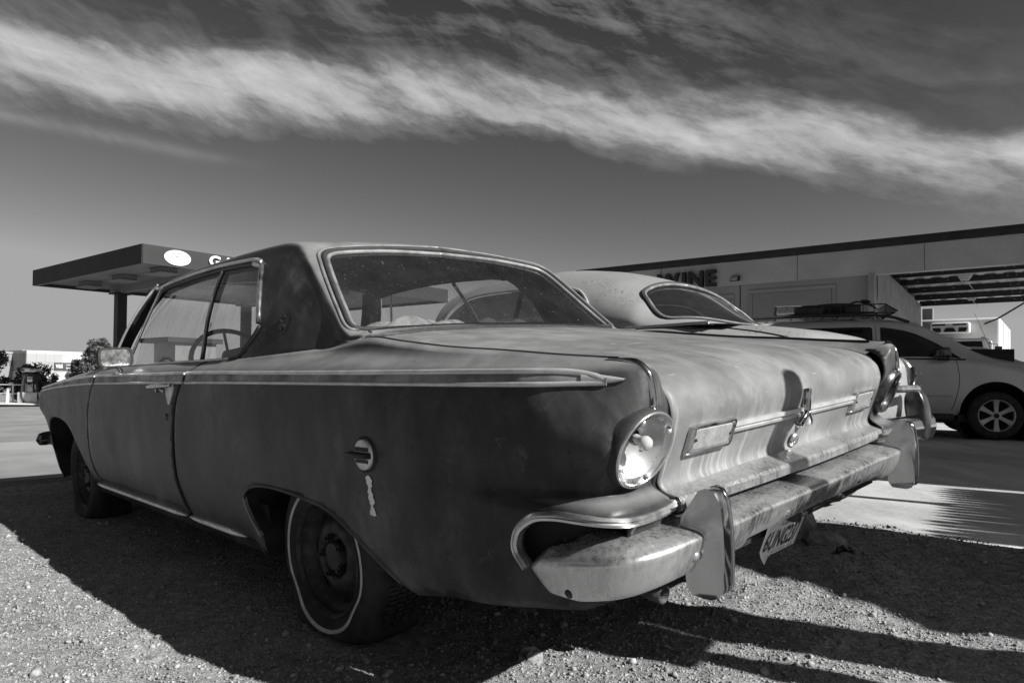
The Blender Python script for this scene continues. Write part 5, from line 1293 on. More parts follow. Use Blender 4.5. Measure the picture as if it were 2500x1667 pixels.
mb = MB(); mb.tube(curve([(.50, -.50, .735), (.47, -.42, .752), (.455, -.30, .755), (.45, 0, .755), (.455, .30, .755), (.47, .42, .752), (.50, .50, .735)], 5), .020, 12); mb.build('guard_bar', M_['chrome'], old, True)
for (x, s) in ((1.15, 1), (1.15, -1), (4.0, 1), (4.0, -1)):
    mb = MB(); mb.lathe([(.18, -.09), (.30, -.09), (.335, -.06), (.335, .06), (.30, .09), (.18, .09), (.17, .06), (.05, .07), (0, .07)], None, 40)
    o = mesh_obj('wheel', [(v[0] + x, v[2]*s + .70*s, v[1] + .325) for v in mb.V], mb.F, M_['tyre'], old, True)
mb = MB(); mb.box((2.6, 0, .42), (3.6, 1.5, .2)); mb.build('chassis', M_['dark_under'], old)
# ------------------------------------------------------------------ silver van parked side-on behind, facing right
ang = math.radians(-20); ev = Vector((math.cos(ang), math.sin(ang), 0)); nv_ = Vector((-ev.y, ev.x, 0))
VO = Vector((6.6165, 9.45, 0)) + nv_*.93
VM = Matrix(((ev.x, nv_.x, 0, VO.x), (ev.y, nv_.y, 0, VO.y), (0, 0, 1, .015), (0, 0, 0, 1)))
van = thing('silver_van', 'silver minivan with a loaded roof basket parked beside the building', 'van', matrix=VM)
k = NT('silver_paint'); M_['silver'] = k.bsdf(k.math('MULTIPLY', k.ramp(k.noise(3, 4), [(.3, .92), (.7, 1.06)]), .50), .34, .35, .5)
M_['blackplastic'] = plain('black_plastic', .02, .6)
VX = [-4.1, -3.9, -2.9, -2.2, -1.5, -1.15, -.92, -.70, -.47, -.25, .05, .45, .85, 1.02]
VY = [[.80, .84, .87, .87, .84, .66, .58, .35, 0]] + [[.88, .92, .935, .93, .905, .76, .66, .40, 0]]*4 + [[.88, .92, .935, .93, .905, .765, .67, .40, 0], [.88, .92, .935, .93, .905, .785, .69, .41, 0], [.88, .92, .935, .93, .905, .81, .72, .43, 0], [.88, .92, .935, .93, .905, .845, .76, .46, 0], [.88, .92, .935, .93, .905, .875, .80, .50, 0], [.88, .92, .935, .925, .90, .86, .78, .50, 0], [.88, .92, .93, .91, .87, .82, .72, .42, 0], [.80, .84, .85, .82, .76, .70, .60, .35, 0], [.60, .64, .65, .62, .58, .52, .45, .26, 0]]
VZ = [[.36, .45, .6, .95, 1.12, 1.45, 1.54, 1.58, 1.60], [.34, .45, .6, .97, 1.14, 1.54, 1.63, 1.68, 1.70], [.33, .45, .6, .97, 1.135, 1.585, 1.66, 1.71, 1.73], [.33, .45, .6, .97, 1.13, 1.60, 1.675, 1.72, 1.74], [.33, .45, .6, .97, 1.12, 1.605, 1.68, 1.725, 1.745], [.33, .45, .6, .97, 1.115, 1.565, 1.655, 1.70, 1.72], [.33, .45, .6, .97, 1.11, 1.49, 1.60, 1.665, 1.685], [.33, .45, .6, .97, 1.105, 1.37, 1.49, 1.565, 1.59], [.33, .45, .6, .97, 1.10, 1.225, 1.35, 1.445, 1.475], [.33, .45, .6, .97, 1.085, 1.11, 1.215, 1.31, 1.345], [.33, .45, .6, .94, 1.03, 1.075, 1.115, 1.165, 1.19], [.33, .45, .58, .88, .97, 1.01, 1.05, 1.085, 1.10], [.33, .42, .52, .75, .84, .88, .92, .95, .96], [.33, .40, .48, .62, .68, .70, .73, .75, .75]]
vn = Net(VX, list(range(9)), [[(x, -y, z) for y, z in zip(ys, zs)] for x, ys, zs in zip(VX, VY, VZ)])
vt = Inv(vn, 2, -4.1, 1.02, 0, 8, 400, 200)
vp = lambda P: [(x, vt(x, z)*.16) for x, z in P]
vns = lambda x, l: vn(x, np.clip(np.asarray(l)/.16, 0, 8))
win1 = round_poly([(-1.40, 1.135), (-.40, 1.118), (-.57, 1.255), (-.74, 1.362), (-.95, 1.475), (-1.15, 1.540), (-1.40, 1.578)], [.02, .03, .05, .05, .05, .05, .03], 4)
win2 = round_poly([(-2.85, 1.15), (-1.50, 1.138), (-1.50, 1.580), (-2.80, 1.565)], .04, 4); win3 = round_poly([(-3.75, 1.17), (-3.0, 1.155), (-2.95, 1.56), (-3.6, 1.53)], .04, 4)
arch_v = [(.0 + .435*math.cos(t), .345 + .455*math.sin(t)) for t in np.linspace(math.pi*1.02, -.02*math.pi, 26)]
arch_r = [(-3.03 + .42*math.cos(t), .345 + .44*math.sin(t)) for t in np.linspace(math.pi*1.02, -.02*math.pi, 26)]
def vouter():
    o = [(-4.1, 0.)] + [(-4.1, l*.16) for l in (2, 4, 6, 8)] + [(-2, 1.28), (-1.0, 1.28), (1.02, 1.28), (1.02, .6), (1.02, 0.), (.45, 0.)]
    return o + vp([p for p in arch_v[::-1] if p[1] > .335]) + [(-.45, 0.), (-2.6, 0.)] + vp([p for p in arch_r[::-1] if p[1] > .335]) + [(-3.46, 0.)]
wsh = [(-.88, 6.35*.16), (-.62, 6.45*.16), (-.38, 6.4*.16), (-.13, 6.3*.16), (.03, 6.6*.16), (.05, 7.4*.16), (.08, 8*.16), (-.25, 8*.16), (-.8, 8*.16), (-.93, 8*.16), (-.93, 7.2*.16)]
wins = [vp(win1), vp(win2), vp(win3)]
body = trim_surface('body', vns, vouter(), wins + [[(x, min(l, 1.2799)) for x, l in wsh]], .035, M_['silver'], van, both=True, bstep=.02, flip=True)
for w in (win1, win2, win3):
    for mir in (False, True): trim_surface('side_window', lambda x, l: vns(x, l) + np.array([0, .008, 0]), vp(w), [], .06, M_['tint'], van, flip=True, mirror=mir)
trim_surface('windscreen', lambda x, l: vns(x, l) - np.array([.01, 0, .008]), [(x, min(l, 1.28)) for x, l in wsh], [], .06, M_['tint'], van, both=True, flip=True)
on_v = lambda x, z, d=.004: Vector(vn([x], [vt(x, z)])[0]) + Vector((0, -d, 0))
for pth, r in (([(-.47, 1.10), (-.455, 1.0), (-.435, .86), (-.445, .72), (-.47, .60), (-.505, .47), (-.53, .40)], .004), ([(-1.46, 1.60), (-1.45, 1.12), (-1.45, .45)], .004), ([(-2.86, 1.58), (-2.88, 1.1), (-2.88, .5)], .004)):
    mb = MB(); mb.tube([on_v(x, z, .0) for x, z in dens(pth, .06, False)], r, 6); mb.build('door_gap', M_['gap'], van, True)
mb = MB(); mb.tube([on_v(x, .597, .004) for x in np.linspace(-1.4, -.53, 14)], .016, 6); mb.build('side_moulding', M_['silver'], van, True)
mb = MB(); mb.tube([on_v(x, z, .003) for x, z in ((-1.42, 1.122), (-.9, 1.112), (-.36, 1.103))], .012, 6); mb.build('belt_seal', M_['blackplastic'], van, True)
mb = MB(); mb.tube([on_v(-1.46, z, .003) for z in np.linspace(1.14, 1.58, 8)], .004, 6); mb.build('pillar_trim', M_['lens'], van, True)
mb = MB(); mb.box((-1.6, -.86, .31), (2.2, .06, .08)); mb.box((-1.5, 0, .28), (4.6, 1.6, .1)); mb.build('sill', M_['blackplastic'], van)
mb = MB(); mb.box((-1.7, 0, 1.0), (3.9, 1.55, .5)); mb.build('seats', M_['dark_under'], van)
for xc in (0, -3.03):
    mb = MB(); mb.lathe([(.46, .93), (.46, .55), (.0, .55)], None, 30); mesh_obj('wheel_well', [(v[0] + xc, -v[2] + .02, v[1] + .345) for v in mb.V], mb.F, M_['gap'], van, False)
def alloy(x, s):
    w = bpy.data.objects.new('wheel', None); link(w, van); w.location = (x, -.90*s, .335)
    mb = MB(); mb.lathe([(.22, -.02), (.225, .022), (.25, .028), (.29, .022), (.322, .0), (.330, -.03), (.330, -.17), (.31, -.2), (.22, -.2)], None, 48)
    mesh_obj('tyre', [(v[0], -v[2]*s, v[1]) for v in mb.V], mb.F, M_['tyre'], w, True)
    mb = MB(); mb.lathe([(.218, .022), (.222, .026), (.212, .024), (.205, .010), (.20, -.05)], None, 48); rm = mesh_obj('rim', [(v[0], -v[2]*s, v[1]) for v in mb.V], mb.F, M_['alloy'], w, True)
    mb = MB(); mb.lathe([(.20, -.06), (.0, -.06)], None, 30); mesh_obj('brake_disc', [(v[0], -v[2]*s, v[1]) for v in mb.V], mb.F, M_['gap'], w, True)
    for i in range(6):
        q = math.pi/6 + i*math.pi/3; a = Vector((math.cos(q), 0, math.sin(q))); b = Vector((-math.sin(q), 0, math.cos(q)))
        V = []
        for r, hw, d in ((.03, .026, .014), (.09, .026, .012), (.15, .030, .014), (.208, .040, .020)):
            V += [a*r - b*hw + Vector((0, .03*s, 0)), a*r - b*hw*.9 + Vector((0, -d*s, 0)), a*r + b*hw*.9 + Vector((0, -d*s, 0)), a*r + b*hw + Vector((0, .03*s, 0))]
        mesh_obj('spoke', V, grid_faces(4, 4), M_['alloy'], rm, True, auto=.5)
    mb = MB(); mb.lathe([(0, .020), (.028, .018), (.038, .012), (.06, .006), (.06, -.02)], None, 24); mesh_obj('hub', [(v[0], -v[2]*s, v[1]) for v in mb.V], mb.F, M_['black_metal'], rm, True)
    for i in range(5):
        q = 2*math.pi*i/5; mb = MB(); mb.tube([(.044*math.cos(q), -.005*s, .044*math.sin(q)), (.044*math.cos(q), -.022*s, .044*math.sin(q))], .009, 8); mb.build('wheel_nut', M_['chrome_dull'], rm)
M_['alloy'] = plain('alloy', .42, .35, .6, .08)
alloy(0, 1); alloy(-3.03, 1); alloy(0, -1); alloy(-3.03, -1)
# door mirror
V = []; pr = round_poly([(-.11, -.075), (.10, -.085), (.10, .07), (-.09, .075)], .05, 4); n = len(pr)
for sc_, d in ((.85, .0), (1, .02), (1, .10), (.8, .15), (.4, .17)): V += [(-.655 + d*.9 - .05, -1.02 + p[0]*sc_*1.0 - .02, 1.195 + p[1]*sc_) for p in pr]
V = []
for sc_, d in ((.5, -.115), (.86, -.105), (1, -.06), (1, .04), (.86, .09), (.5, .105)): V += [(-.665 + p[0]*sc_, -1.05 - d, 1.195 + p[1]*sc_) for p in pr]
mir_v = mesh_obj('door_mirror', V, grid_faces(6, n, False, True) + [tuple(range(n)), tuple(5*n+i for i in range(n))[::-1]], M_['silver_dark'] if 'silver_dark' in M_ else M_['bezel'], van, True)
mb = MB(); mb.hexa([(-.70, -.97, 1.09), (-.56, -.97, 1.09), (-.56, -.90, 1.09), (-.70, -.90, 1.09), (-.70, -1.0, 1.14), (-.58, -1.0, 1.14), (-.58, -.90, 1.13), (-.70, -.90, 1.13)]); mb.build('mirror_foot', M_['blackplastic'], mir_v)
mb = MB(); mb.tube([(.02, -.80, 1.10), (-.10, -.80, 1.42), (-.22, -.79, 1.75)], [.004, .003, .002], 6); mb.build('aerial', M_['black_metal'], van)
mb = MB(); mb.tube([(.02, .2, 1.21), (-.02, -.1, 1.215), (.0, -.5, 1.175)], .008, 6); mb.build('wiper', M_['black_metal'], van)
# roof rails
for s in (-1, 1):
    mb = MB(); mb.tube(curve([(-3.5, .62*s, 1.66), (-3.3, .63*s, 1.735), (-2.4, .64*s, 1.765), (-1.6, .64*s, 1.765), (-1.25, .63*s, 1.74), (-1.0, .64*s, 1.655)], 5), .022, 8); mb.build('roof_rail', M_['blackplastic'], van, True)
# roof basket: a thing of its own standing on the van
bk = thing('roof_basket', 'black wire cargo basket on the roof of the silver van', 'basket', matrix=VM)
x0, x1, y0, y1, zb, ztp = -2.80, -1.18, -.62, .62, 1.80, 1.925
def bar(name, pts, r=.010, n=6): mb = MB(); mb.tube(pts, r, n); mb.build(name, M_['black_metal'], bk, True)
bar('lower_rail', [(x0, y0, zb), (x1, y0, zb)]); bar('lower_rail', [(x0, y1, zb), (x1, y1, zb)]); bar('upper_rail', [(x0 - .02, y0, ztp), (x1 - .12, y0, ztp + .005), (x1 + .03, y0, zb + .02)]); bar('upper_rail', [(x0 - .02, y1, ztp), (x1 - .12, y1, ztp), (x1 + .03, y1, zb + .02)])
for x in (x0, x1): bar('end_rail', [(x, y0, zb), (x, y1, zb)])
bar('end_rail', [(x0 - .02, y0, ztp), (x0 - .02, y1, ztp)])
for i in range(11):
    x = x0 + (x1 - .12 - x0)*i/10
    for y in (y0, y1): bar('upright', [(x, y, zb), (x, y, ztp)], .007)
for i in range(8): x = x0 + (x1 - x0)*i/7; bar('floor_bar', [(x, y0, zb), (x, y1, zb)], .008)
for y in (-.3, 0, .3): bar('floor_bar', [(x0, y, zb), (x1, y, zb)], .007)
for i in range(5):
    y = y0 + (y1 - y0)*i/4; bar('upright', [(x0, y, zb), (x0 - .02, y, ztp)], .007)
mb = MB(); mb.hexa([(x1 - .12, y0, ztp), (x1 + .05, y0, zb + .03), (x1 + .05, y1, zb + .03), (x1 - .12, y1, ztp), (x1 - .12, y0, ztp + .006), (x1 + .05, y0, zb + .036), (x1 + .05, y1, zb + .036), (x1 - .12, y1, ztp + .006)]); mb.build('wind_deflector', M_['chrome_dull'], bk)
mb = MB(); mb.lathe([(.19, -.07), (.29, -.08), (.31, -.05), (.315, 0), (.31, .05), (.29, .08), (.19, .07), (.17, 0)], Matrix.Translation((-1.92, .05, 1.915)), 40); M_['sparetyre'] = M_['tyre']
o = mb.build('spare_tyre', M_['tyre'], None, True); o.matrix_world = VM; tag(o, 'spare tyre lying flat in the roof basket of the van', 'tyre')
def crate(x, y, w, d, h, label):
    mb = MB(); mb.box((0, 0, h/2), (w, d, h)); mb.box((0, 0, h - .01), (w + .02, d + .02, .02)); o = bevel(mb.build('storage_box', M_['blackplastic'], None), .012); o.matrix_world = VM @ Matrix.Translation((x, y, zb + .012)); tag(o, label, 'box')
crate(-2.34, -.42, .40, .30, .115, 'black storage box at the rear of the van roof basket'); crate(-1.72, -.45, .20, .22, .13, 'small black box in the roof basket below the spare tyre')
mb = MB(); mb.tube(curve([(-1.75, .0, 1.99), (-1.62, -.05, 2.03), (-1.52, -.1, 2.0), (-1.42, -.15, 1.95), (-1.36, -.2, 1.90)], 4), .014, 6); mb.tube([(-1.56, -.08, 2.03), (-1.5, -.1, 2.03), (-1.44, -.12, 2.0)], .028, 8)
o = mb.build('ratchet_strap', M_['black_metal'], None, True); o.matrix_world = VM; tag(o, 'dark ratchet strap bundle on top of the spare tyre', 'strap')
# ------------------------------------------------------------------ the shop building on the right; local x to the right along its front, y away, z up
ex = Vector((.786, -.618, 0)).normalized(); ny = Vector((-ex.y, ex.x, 0))
def frame(o, zz=0.): return Matrix(((ex.x, ny.x, 0, o.x), (ex.y, ny.y, 0, o.y), (0, 0, 1, zz), (0, 0, 0, 1)))
BM = frame(ny*21.007)
shop = thing('shop_building', 'long low stucco shop building with dark roof edge and a drive-through bay', 'building', matrix=BM)
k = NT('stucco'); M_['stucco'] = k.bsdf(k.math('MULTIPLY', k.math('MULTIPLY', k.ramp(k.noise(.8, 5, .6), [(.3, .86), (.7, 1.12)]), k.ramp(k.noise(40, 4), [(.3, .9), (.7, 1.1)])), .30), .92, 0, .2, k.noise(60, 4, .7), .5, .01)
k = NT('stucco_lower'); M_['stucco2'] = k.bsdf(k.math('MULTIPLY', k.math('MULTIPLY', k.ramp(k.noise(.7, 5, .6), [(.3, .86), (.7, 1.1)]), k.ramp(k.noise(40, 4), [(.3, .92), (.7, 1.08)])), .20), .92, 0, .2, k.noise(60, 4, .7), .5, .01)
M_['roofedge'] = plain('dark_metal_roof_edge', .022, .45, .4, .3, 3)
M_['corr'] = plain('corrugated_steel', .22, .5, .3, .15, 2)
def sb(name, c, d, mat, parent=None, bev=0.): mb = MB(); mb.box(c, d); o = mb.build(name, mat, parent or shop); return bevel(o, bev) if bev else o
LX = -13.3
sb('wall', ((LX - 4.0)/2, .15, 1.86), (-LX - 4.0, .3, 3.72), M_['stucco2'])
sb('fascia', ((LX + 6)/2, .04, 4.065), (6 - LX, .32, .725), M_['stucco'])
for x, w in ((-10.2, .012), (-5.9, .012), (-2.7, .012)): sb('fascia_joint', (x, -.121, 4.065), (w, .003, .72), M_['roofedge'])
mb = MB(); mb.hexa([(LX - .1, -.22, 4.44), (6.1, -.22, 4.44), (6.1, .6, 4.44), (LX - .1, .6, 4.44), (LX - .1, -.22, 4.60), (6.1, -.22, 4.60), (6.1, .6, 4.64), (LX - .1, .6, 4.64)]); mb.build('roof_edge', M_['roofedge'], shop)
sb('drip_edge', ((LX + 6)/2, -.235, 4.615), (6 - LX + .3, .03, .05), M_['roofedge'])
# roof over everything
sb('roof', ((LX - 3.9)/2, 6.5, 4.3), (-LX - 3.9, 12.6, .2), M_['roofedge'])
# rear and left walls of the shop
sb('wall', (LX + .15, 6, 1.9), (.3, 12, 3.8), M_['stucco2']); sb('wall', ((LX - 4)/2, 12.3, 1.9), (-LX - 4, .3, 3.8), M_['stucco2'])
# framed panels on the wall (filled-in openings)
def panel(x0, x1, z1):
    for (c, d) in ((((x0+x1)/2, -.012, z1 - .05), (x1 - x0, .03, .10)), ((x0 + .05, -.012, z1/2 - .05), (.10, .03, z1 - .1)), ((x1 - .05, -.012, z1/2 - .05), (.10, .03, z1 - .1))):
        sb('panel_frame', c, d, M_['stucco2'], bev=.008)
    sb('infill_panel', ((x0+x1)/2, -.004, z1/2 - .06), (x1 - x0 - .24, .016, z1 - .14), M_['stucco2'], bev=.006)
panel(-7.35, -4.88, 3.53); panel(-11.6, -7.80, 3.44)
sb('wall_joint', (-7.62, -.002, 1.85), (.03, .01, 3.7), M_['roofedge']); 
sb('corner_post', (-3.95, .0, 1.85), (.14, .36, 3.70), M_['corr'])
# corrugated wall inside the bay
V = []; nn = 110
for i in range(nn):
    y = .2 + i*8.1/(nn-1); d = .018 if (i % 4) in (0, 1) else -.018
    ztop = 3.95 - .36*max(0, (y - 1.9))/6.2
    V += [(-3.88 + d, y, 0), (-3.88 + d, y, ztop)]
mesh_obj('bay_wall', V, grid_faces(nn, 2), M_['corr'], shop, False)
# sloping bay roof of light sheets with dark steel beams
for i, (y, z) in enumerate(((2.67, 4.01), (4.02, 3.93), (5.40, 3.82), (6.82, 3.72), (8.0, 3.615))):
    mb = MB(); mb.box((-.5, y, z), (6.8, .09, .185)); bm_ = mb.build('beam', M_['roofedge'], shop)
    for x in (-3.4, -2.6, -1.1, -.9): mb2 = MB(); mb2.tube([(x, y - .05, z), (x, y - .058, z)], .012, 6); mb2.build('beam_bolt', M_['chrome_dull'], bm_)
V = []; nn = 60
for i in range(nn):
    x = -3.9 + i*6.8/(nn-1); d = .02 if (i % 4) < 2 else -.02
    V += [(x, .3, 4.28 + d), (x, 8.15, 3.73 + d)]
M_['sheet'] = plain('pale_roof_sheet', .42, .5, .1, .15, 1.5); mesh_obj('bay_roof', V, grid_faces(nn, 2), M_['sheet'], shop, False)
for (x, y, z) in ((-2.12, 3.35, 3.90), (-2.28, 7.4, 3.70)):
    mb = MB(); mb.hexa([(x - .10, y - .10, z - .10), (x + .10, y - .10, z - .10), (x + .10, y + .10, z - .10), (x - .10, y + .10, z - .10), (x - .19, y - .19, z + .06), (x + .19, y - .19, z + .06), (x + .19, y + .19, z + .06), (x - .19, y + .19, z + .06)]); lp = mb.build('bay_lamp', M_['lens'], shop)
    mb = MB(); mb.tube([(x + .03, y, z - .10), (x + .20, y + .1, z - .36)], .008, 5); mb.build('lamp_rod', M_['chrome_dull'], lp)
sb('bay_column', (-.33, .1, 1.9), (.5, .3, 3.8), M_['stucco']); sb('bay_column', (-.33, 8.0, 1.8), (.4, .25, 3.6), M_['roofedge'])
mb = MB(); mb.tube([(-.75, 8.2, 3.55), (-1.6, 8.6, 3.02), (-2.3, 9.0, 2.75)], .03, 6); mb.build('brace', M_['roofedge'], shop)
# letters
def letters(word, right, z0, h, adv, parent, M0, mat, depth, name='sign_letter'):
    x = right
    for ch in word[::-1]:
        V, F = text_mesh(ch, 1.0, extrude=.5, bold=.03); V[:, :2] -= V[:, :2].min(0); hh = V[:, 1].max(); V[:, :2] *= h/hh; w = V[:, 0].max()
        P = [(x - w + a, -.12 - (c + .5)*depth - .02, z0 + b) for a, b, c in V]
        mesh_obj(name, P, F, mat, parent, False); x -= w + adv
letters('WINE', -8.30, 3.70, .52, .10, shop, None, M_['roofedge'], .14)
# flood lamp, camera
mb = MB(); mb.hexa([(-7.83, -.36, 3.80), (-7.57, -.36, 3.80), (-7.57, -.12, 3.82), (-7.83, -.12, 3.82), (-7.83, -.24, 3.96), (-7.57, -.24, 3.96), (-7.57, -.12, 3.98), (-7.83, -.12, 3.98)]); fl = bevel(mb.build('flood_lamp', M_['black_metal'], shop), .015)
mb = MB(); mb.hexa([(-7.80, -.364, 3.82), (-7.60, -.364, 3.82), (-7.60, -.36, 3.82), (-7.80, -.36, 3.82), (-7.80, -.262, 3.935), (-7.60, -.262, 3.935), (-7.60, -.25, 3.935), (-7.80, -.25, 3.935)]); mb.build('lamp_glass', M_['lens'], fl)
mb = MB(); mb.lathe([(.075, .0), (.075, -.05), (.06, -.07), (.05, -.06)], Matrix.Translation((-4.66, -.0, 3.25)) @ Matrix.Rotation(math.radians(-90), 4, 'X'), 20); cm = mb.build('security_camera', M_['lens'], shop, True)
mb = MB(); mb.lathe([(.05, -.055), (.03, -.085), (0, -.09)], Matrix.Translation((-4.66, -.0, 3.25)) @ Matrix.Rotation(math.radians(-90), 4, 'X'), 16); mb.build('camera_eye', M_['gap'], cm, True)
for o in (cm,):
    o.scale = (1, -1, 1)
# ------------------------------------------------------------------ box truck beyond the bay
TM = frame(Vector((15.18, 26.0, 0)), -.05)
truck = thing('box_truck', 'white refrigerated box truck seen through the drive-through bay', 'truck', matrix=TM)
M_['whitep'] = plain('white_panel', .62, .4, 0, .06, 1.5)
def tb(name, c, d, mat, parent=None, bev=0.): mb = MB(); mb.box(c, d); o = mb.build(name, mat, parent or truck); return bevel(o, bev, 4) if bev else o
tb('cargo_box', (1.3, 3.4, 2.0), (2.6, 6.8, 2.28), M_['whitep'], bev=.10)
for y in (1.6, 3.2, 4.8): tb('box_rib', (2.612, y, 2.0), (.02, .05, 2.2), M_['whitep'])
rf = tb('cooling_unit', (1.12, -.22, 2.78), (1.22, .44, .40), M_['whitep'], bev=.06)
for x in (.78, 1.42): tb('vent', (x, -.446, 2.90), (.42, .012, .06), M_['gap'], rf)
for (a, b) in (((.64, .86), (.58, .84)), ((.92, 1.32), (1.0, 1.24)), ((1.38, 1.60), (1.40, 1.66))):
    mb = MB(); mb.hexa([(a[0], -.452, 2.63), (a[1], -.452, 2.63), (a[1], -.440, 2.63), (a[0], -.440, 2.63), (b[0], -.452, 2.78), (b[1], -.452, 2.78), (b[1], -.440, 2.78), (b[0], -.440, 2.78)]); mb.build('vent', M_['gap'], rf)
cab = tb('cab', (1.35, -.95, 1.55), (2.05, 1.7, 1.55), M_['whitep'], bev=.10)
mb = MB(); mb.hexa([(.42, -1.815, 1.72), (2.26, -1.815, 1.72), (2.26, -1.79, 1.72), (.42, -1.79, 1.72), (.50, -1.80, 2.22), (2.18, -1.80, 2.22), (2.18, -1.77, 2.22), (.50, -1.77, 2.22)]); mb.build('windscreen', M_['tint'], cab)
tb('side_window', (2.385, -1.15, 1.95), (.02, .8, .5), M_['tint'], cab)
for x in (.5, 2.2, 1.3): tb('marker_lamp', (x, -1.7, 2.345), (.08, .08, .05), M_['lens'], cab)
mb = MB(); mb.tube([(2.3, -1.75, 2.15), (2.6, -1.85, 2.1), (2.62, -1.86, 1.75)], .014, 6); mb.box((2.64, -1.86, 1.85), (.20, .06, .36)); mb.build('truck_mirror', M_['black_metal'], cab)
for (x, y) in ((.35, -.9), (2.3, -.9), (.35, 5), (2.3, 5)):
    mb = MB(); mb.lathe([(.2, -.12), (.42, -.12), (.45, -.08), (.45, .08), (.42, .12), (.2, .12), (0, .12)], Matrix.Translation((x, y, .45)) @ Matrix.Rotation(math.radians(90), 4, 'Y'), 24); mb.build('wheel', M_['tyre'], truck, True)
tb('chassis', (1.3, 2.4, .7), (1.2, 8.0, .25), M_['dark_under'])
# railing to the right of the truck
# dark car nose in front of the truck
DM = Matrix.Translation((8.95, 13.9, 0)) @ Matrix.Rotation(math.radians(-32), 4, 'Z')
dk = thing('dark_car', 'dark car roof showing behind the bonnet of the silver van', 'car', matrix=DM)
DX = [-2.2, -1.9, -1.2, -.4, .3, 1.0, 1.5, 2.1, 2.3]; DZc = [.75, 1.05, 1.36, 1.50, 1.50, 1.22, 1.02, .90, .60]; DB = [.7, .95, .97, .97, .96, .95, .92, .80, .55]
PP = [[(x, 0, zc), (x, .45, zc - .02), (x, .62, zc - .06*(zc-bz)/.5), (x, .80, bz + .02), (x, .87, bz - .1), (x, .88, .5), (x, .84, .3)] for x, zc, bz in zip(DX, DZc, DB)]
dn = Net(DX, list(range(7)), PP); A, B = np.meshgrid(np.linspace(-2.2, 2.3, 50), np.linspace(0, 6, 24), indexing='ij'); Q = dn(A, B); F = grid_faces(50, 24); n = len(Q)
M_['darkpaint'] = plain('dark_gloss_paint', .03, .2, 0, .1)
mesh_obj('body', np.vstack([Q, Q*np.array([1, -1, 1])]), F + [tuple(i+n for i in f[::-1]) for f in F], M_['darkpaint'], dk, True)
for x in (-1.35, 1.4):
    for s in (1, -1): mb = MB(); mb.lathe([(.15, -.1), (.3, -.1), (.32, -.06), (.32, .06), (.3, .1), (0, .1)], Matrix.Translation((x, .80*s, .32)) @ Matrix.Rotation(math.radians(90), 4, 'X'), 24); mb.build('wheel', M_['tyre'], dk, True)
# ------------------------------------------------------------------ filling station on the left: canopy, post, dispenser, kiosk, island
M_['canopy'] = plain('canopy_fascia', .045, .6, 0, .06, .5, spec=.08); M_['soffit'] = plain('canopy_soffit', .20, .6, 0, .05, .6, spec=.1)
KM = frame(Vector((-13.45, 25.0, 0)), 0.)
can = thing('petrol_canopy', 'flat-roofed petrol station canopy with a white oval sign and white letters', 'canopy', matrix=KM)
def kb(name, c, d, mat, parent=None, bev=0.): mb = MB(); mb.box(c, d); o = mb.build(name, mat, parent or can); return bevel(o, bev) if bev else o
CL, CW, z0, z1 = 11.0, 16.0, 4.83, 5.54
kb('fascia', (-CL/2, .03, (z0+z1)/2), (CL, .06, z1 - z0), M_['canopy']); kb('fascia', (.0, CW/2 + .03, (z0+z1)/2), (.06, CW, z1 - z0), M_['canopy'])
kb('fascia', (-CL/2, CW, (z0+z1)/2), (CL, .06, z1 - z0), M_['canopy']); kb('fascia', (-CL, CW/2, (z0+z1)/2), (.06, CW, z1 - z0), M_['canopy'])
kb('soffit', (-CL/2 - .02, CW/2, z0 + .16), (CL - .3, CW - .3, .04), M_['soffit']); kb('roof', (-CL/2, CW/2, z1 - .15), (CL - .1, CW - .1, .06), M_['soffit'])
for y in (.13,): kb('trim_ledge', (-CL/2, y, z0 + .02), (CL - .1, .14, .03), M_['soffit'])
kb('beam', (-CL/2 + .4, 3.0, z0 - .02), (CL - 1.6, .34, .34), M_['soffit']); kb('beam', (-CL/2 + .4, 9.5, z0 - .02), (CL - 1.6, .34, .34), M_['soffit'])
kb('soffit_seam', (-CL/2, 1.6, z0 + .137), (CL - .4, .03, .01), M_['roofedge']); kb('soffit_seam', (-CL/2, 6.0, z0 + .137), (CL - .4, .03, .01), M_['roofedge'])
for (x, y) in ((-8.5, 1.5), (-5.0, 1.5), (-1.5, 1.5), (-5.5, 4.8), (-2.0, 4.8), (-9.0, 4.8)):
    lt = kb('canopy_lamp', (x, y, z0 + .02), (1.0, .62, .24), M_['soffit'], bev=.03)
    mb = MB(); mb.hexa([(x - .5, y - .33, z0 - .13), (x + .5, y - .33, z0 - .13), (x + .5, y + .33, z0 - .13), (x - .5, y + .33, z0 - .13), (x - .62, y - .42, z0 - .09), (x + .62, y - .42, z0 - .09), (x + .62, y + .42, z0 - .09), (x - .62, y + .42, z0 - .09)]); mb.build('lamp_lens', M_['soffit'], lt)
for (x, y) in ((-9.0, 3.0), (-9.0, 9.5), (-2.5, 9.5)):
    ps = kb('post', (x, y, 1.95), (.42, .42, 5.4), M_['black_metal']); kb('post_cap', (x, y, z0 - .22), (.78, .78, .06), M_['black_metal'], ps)
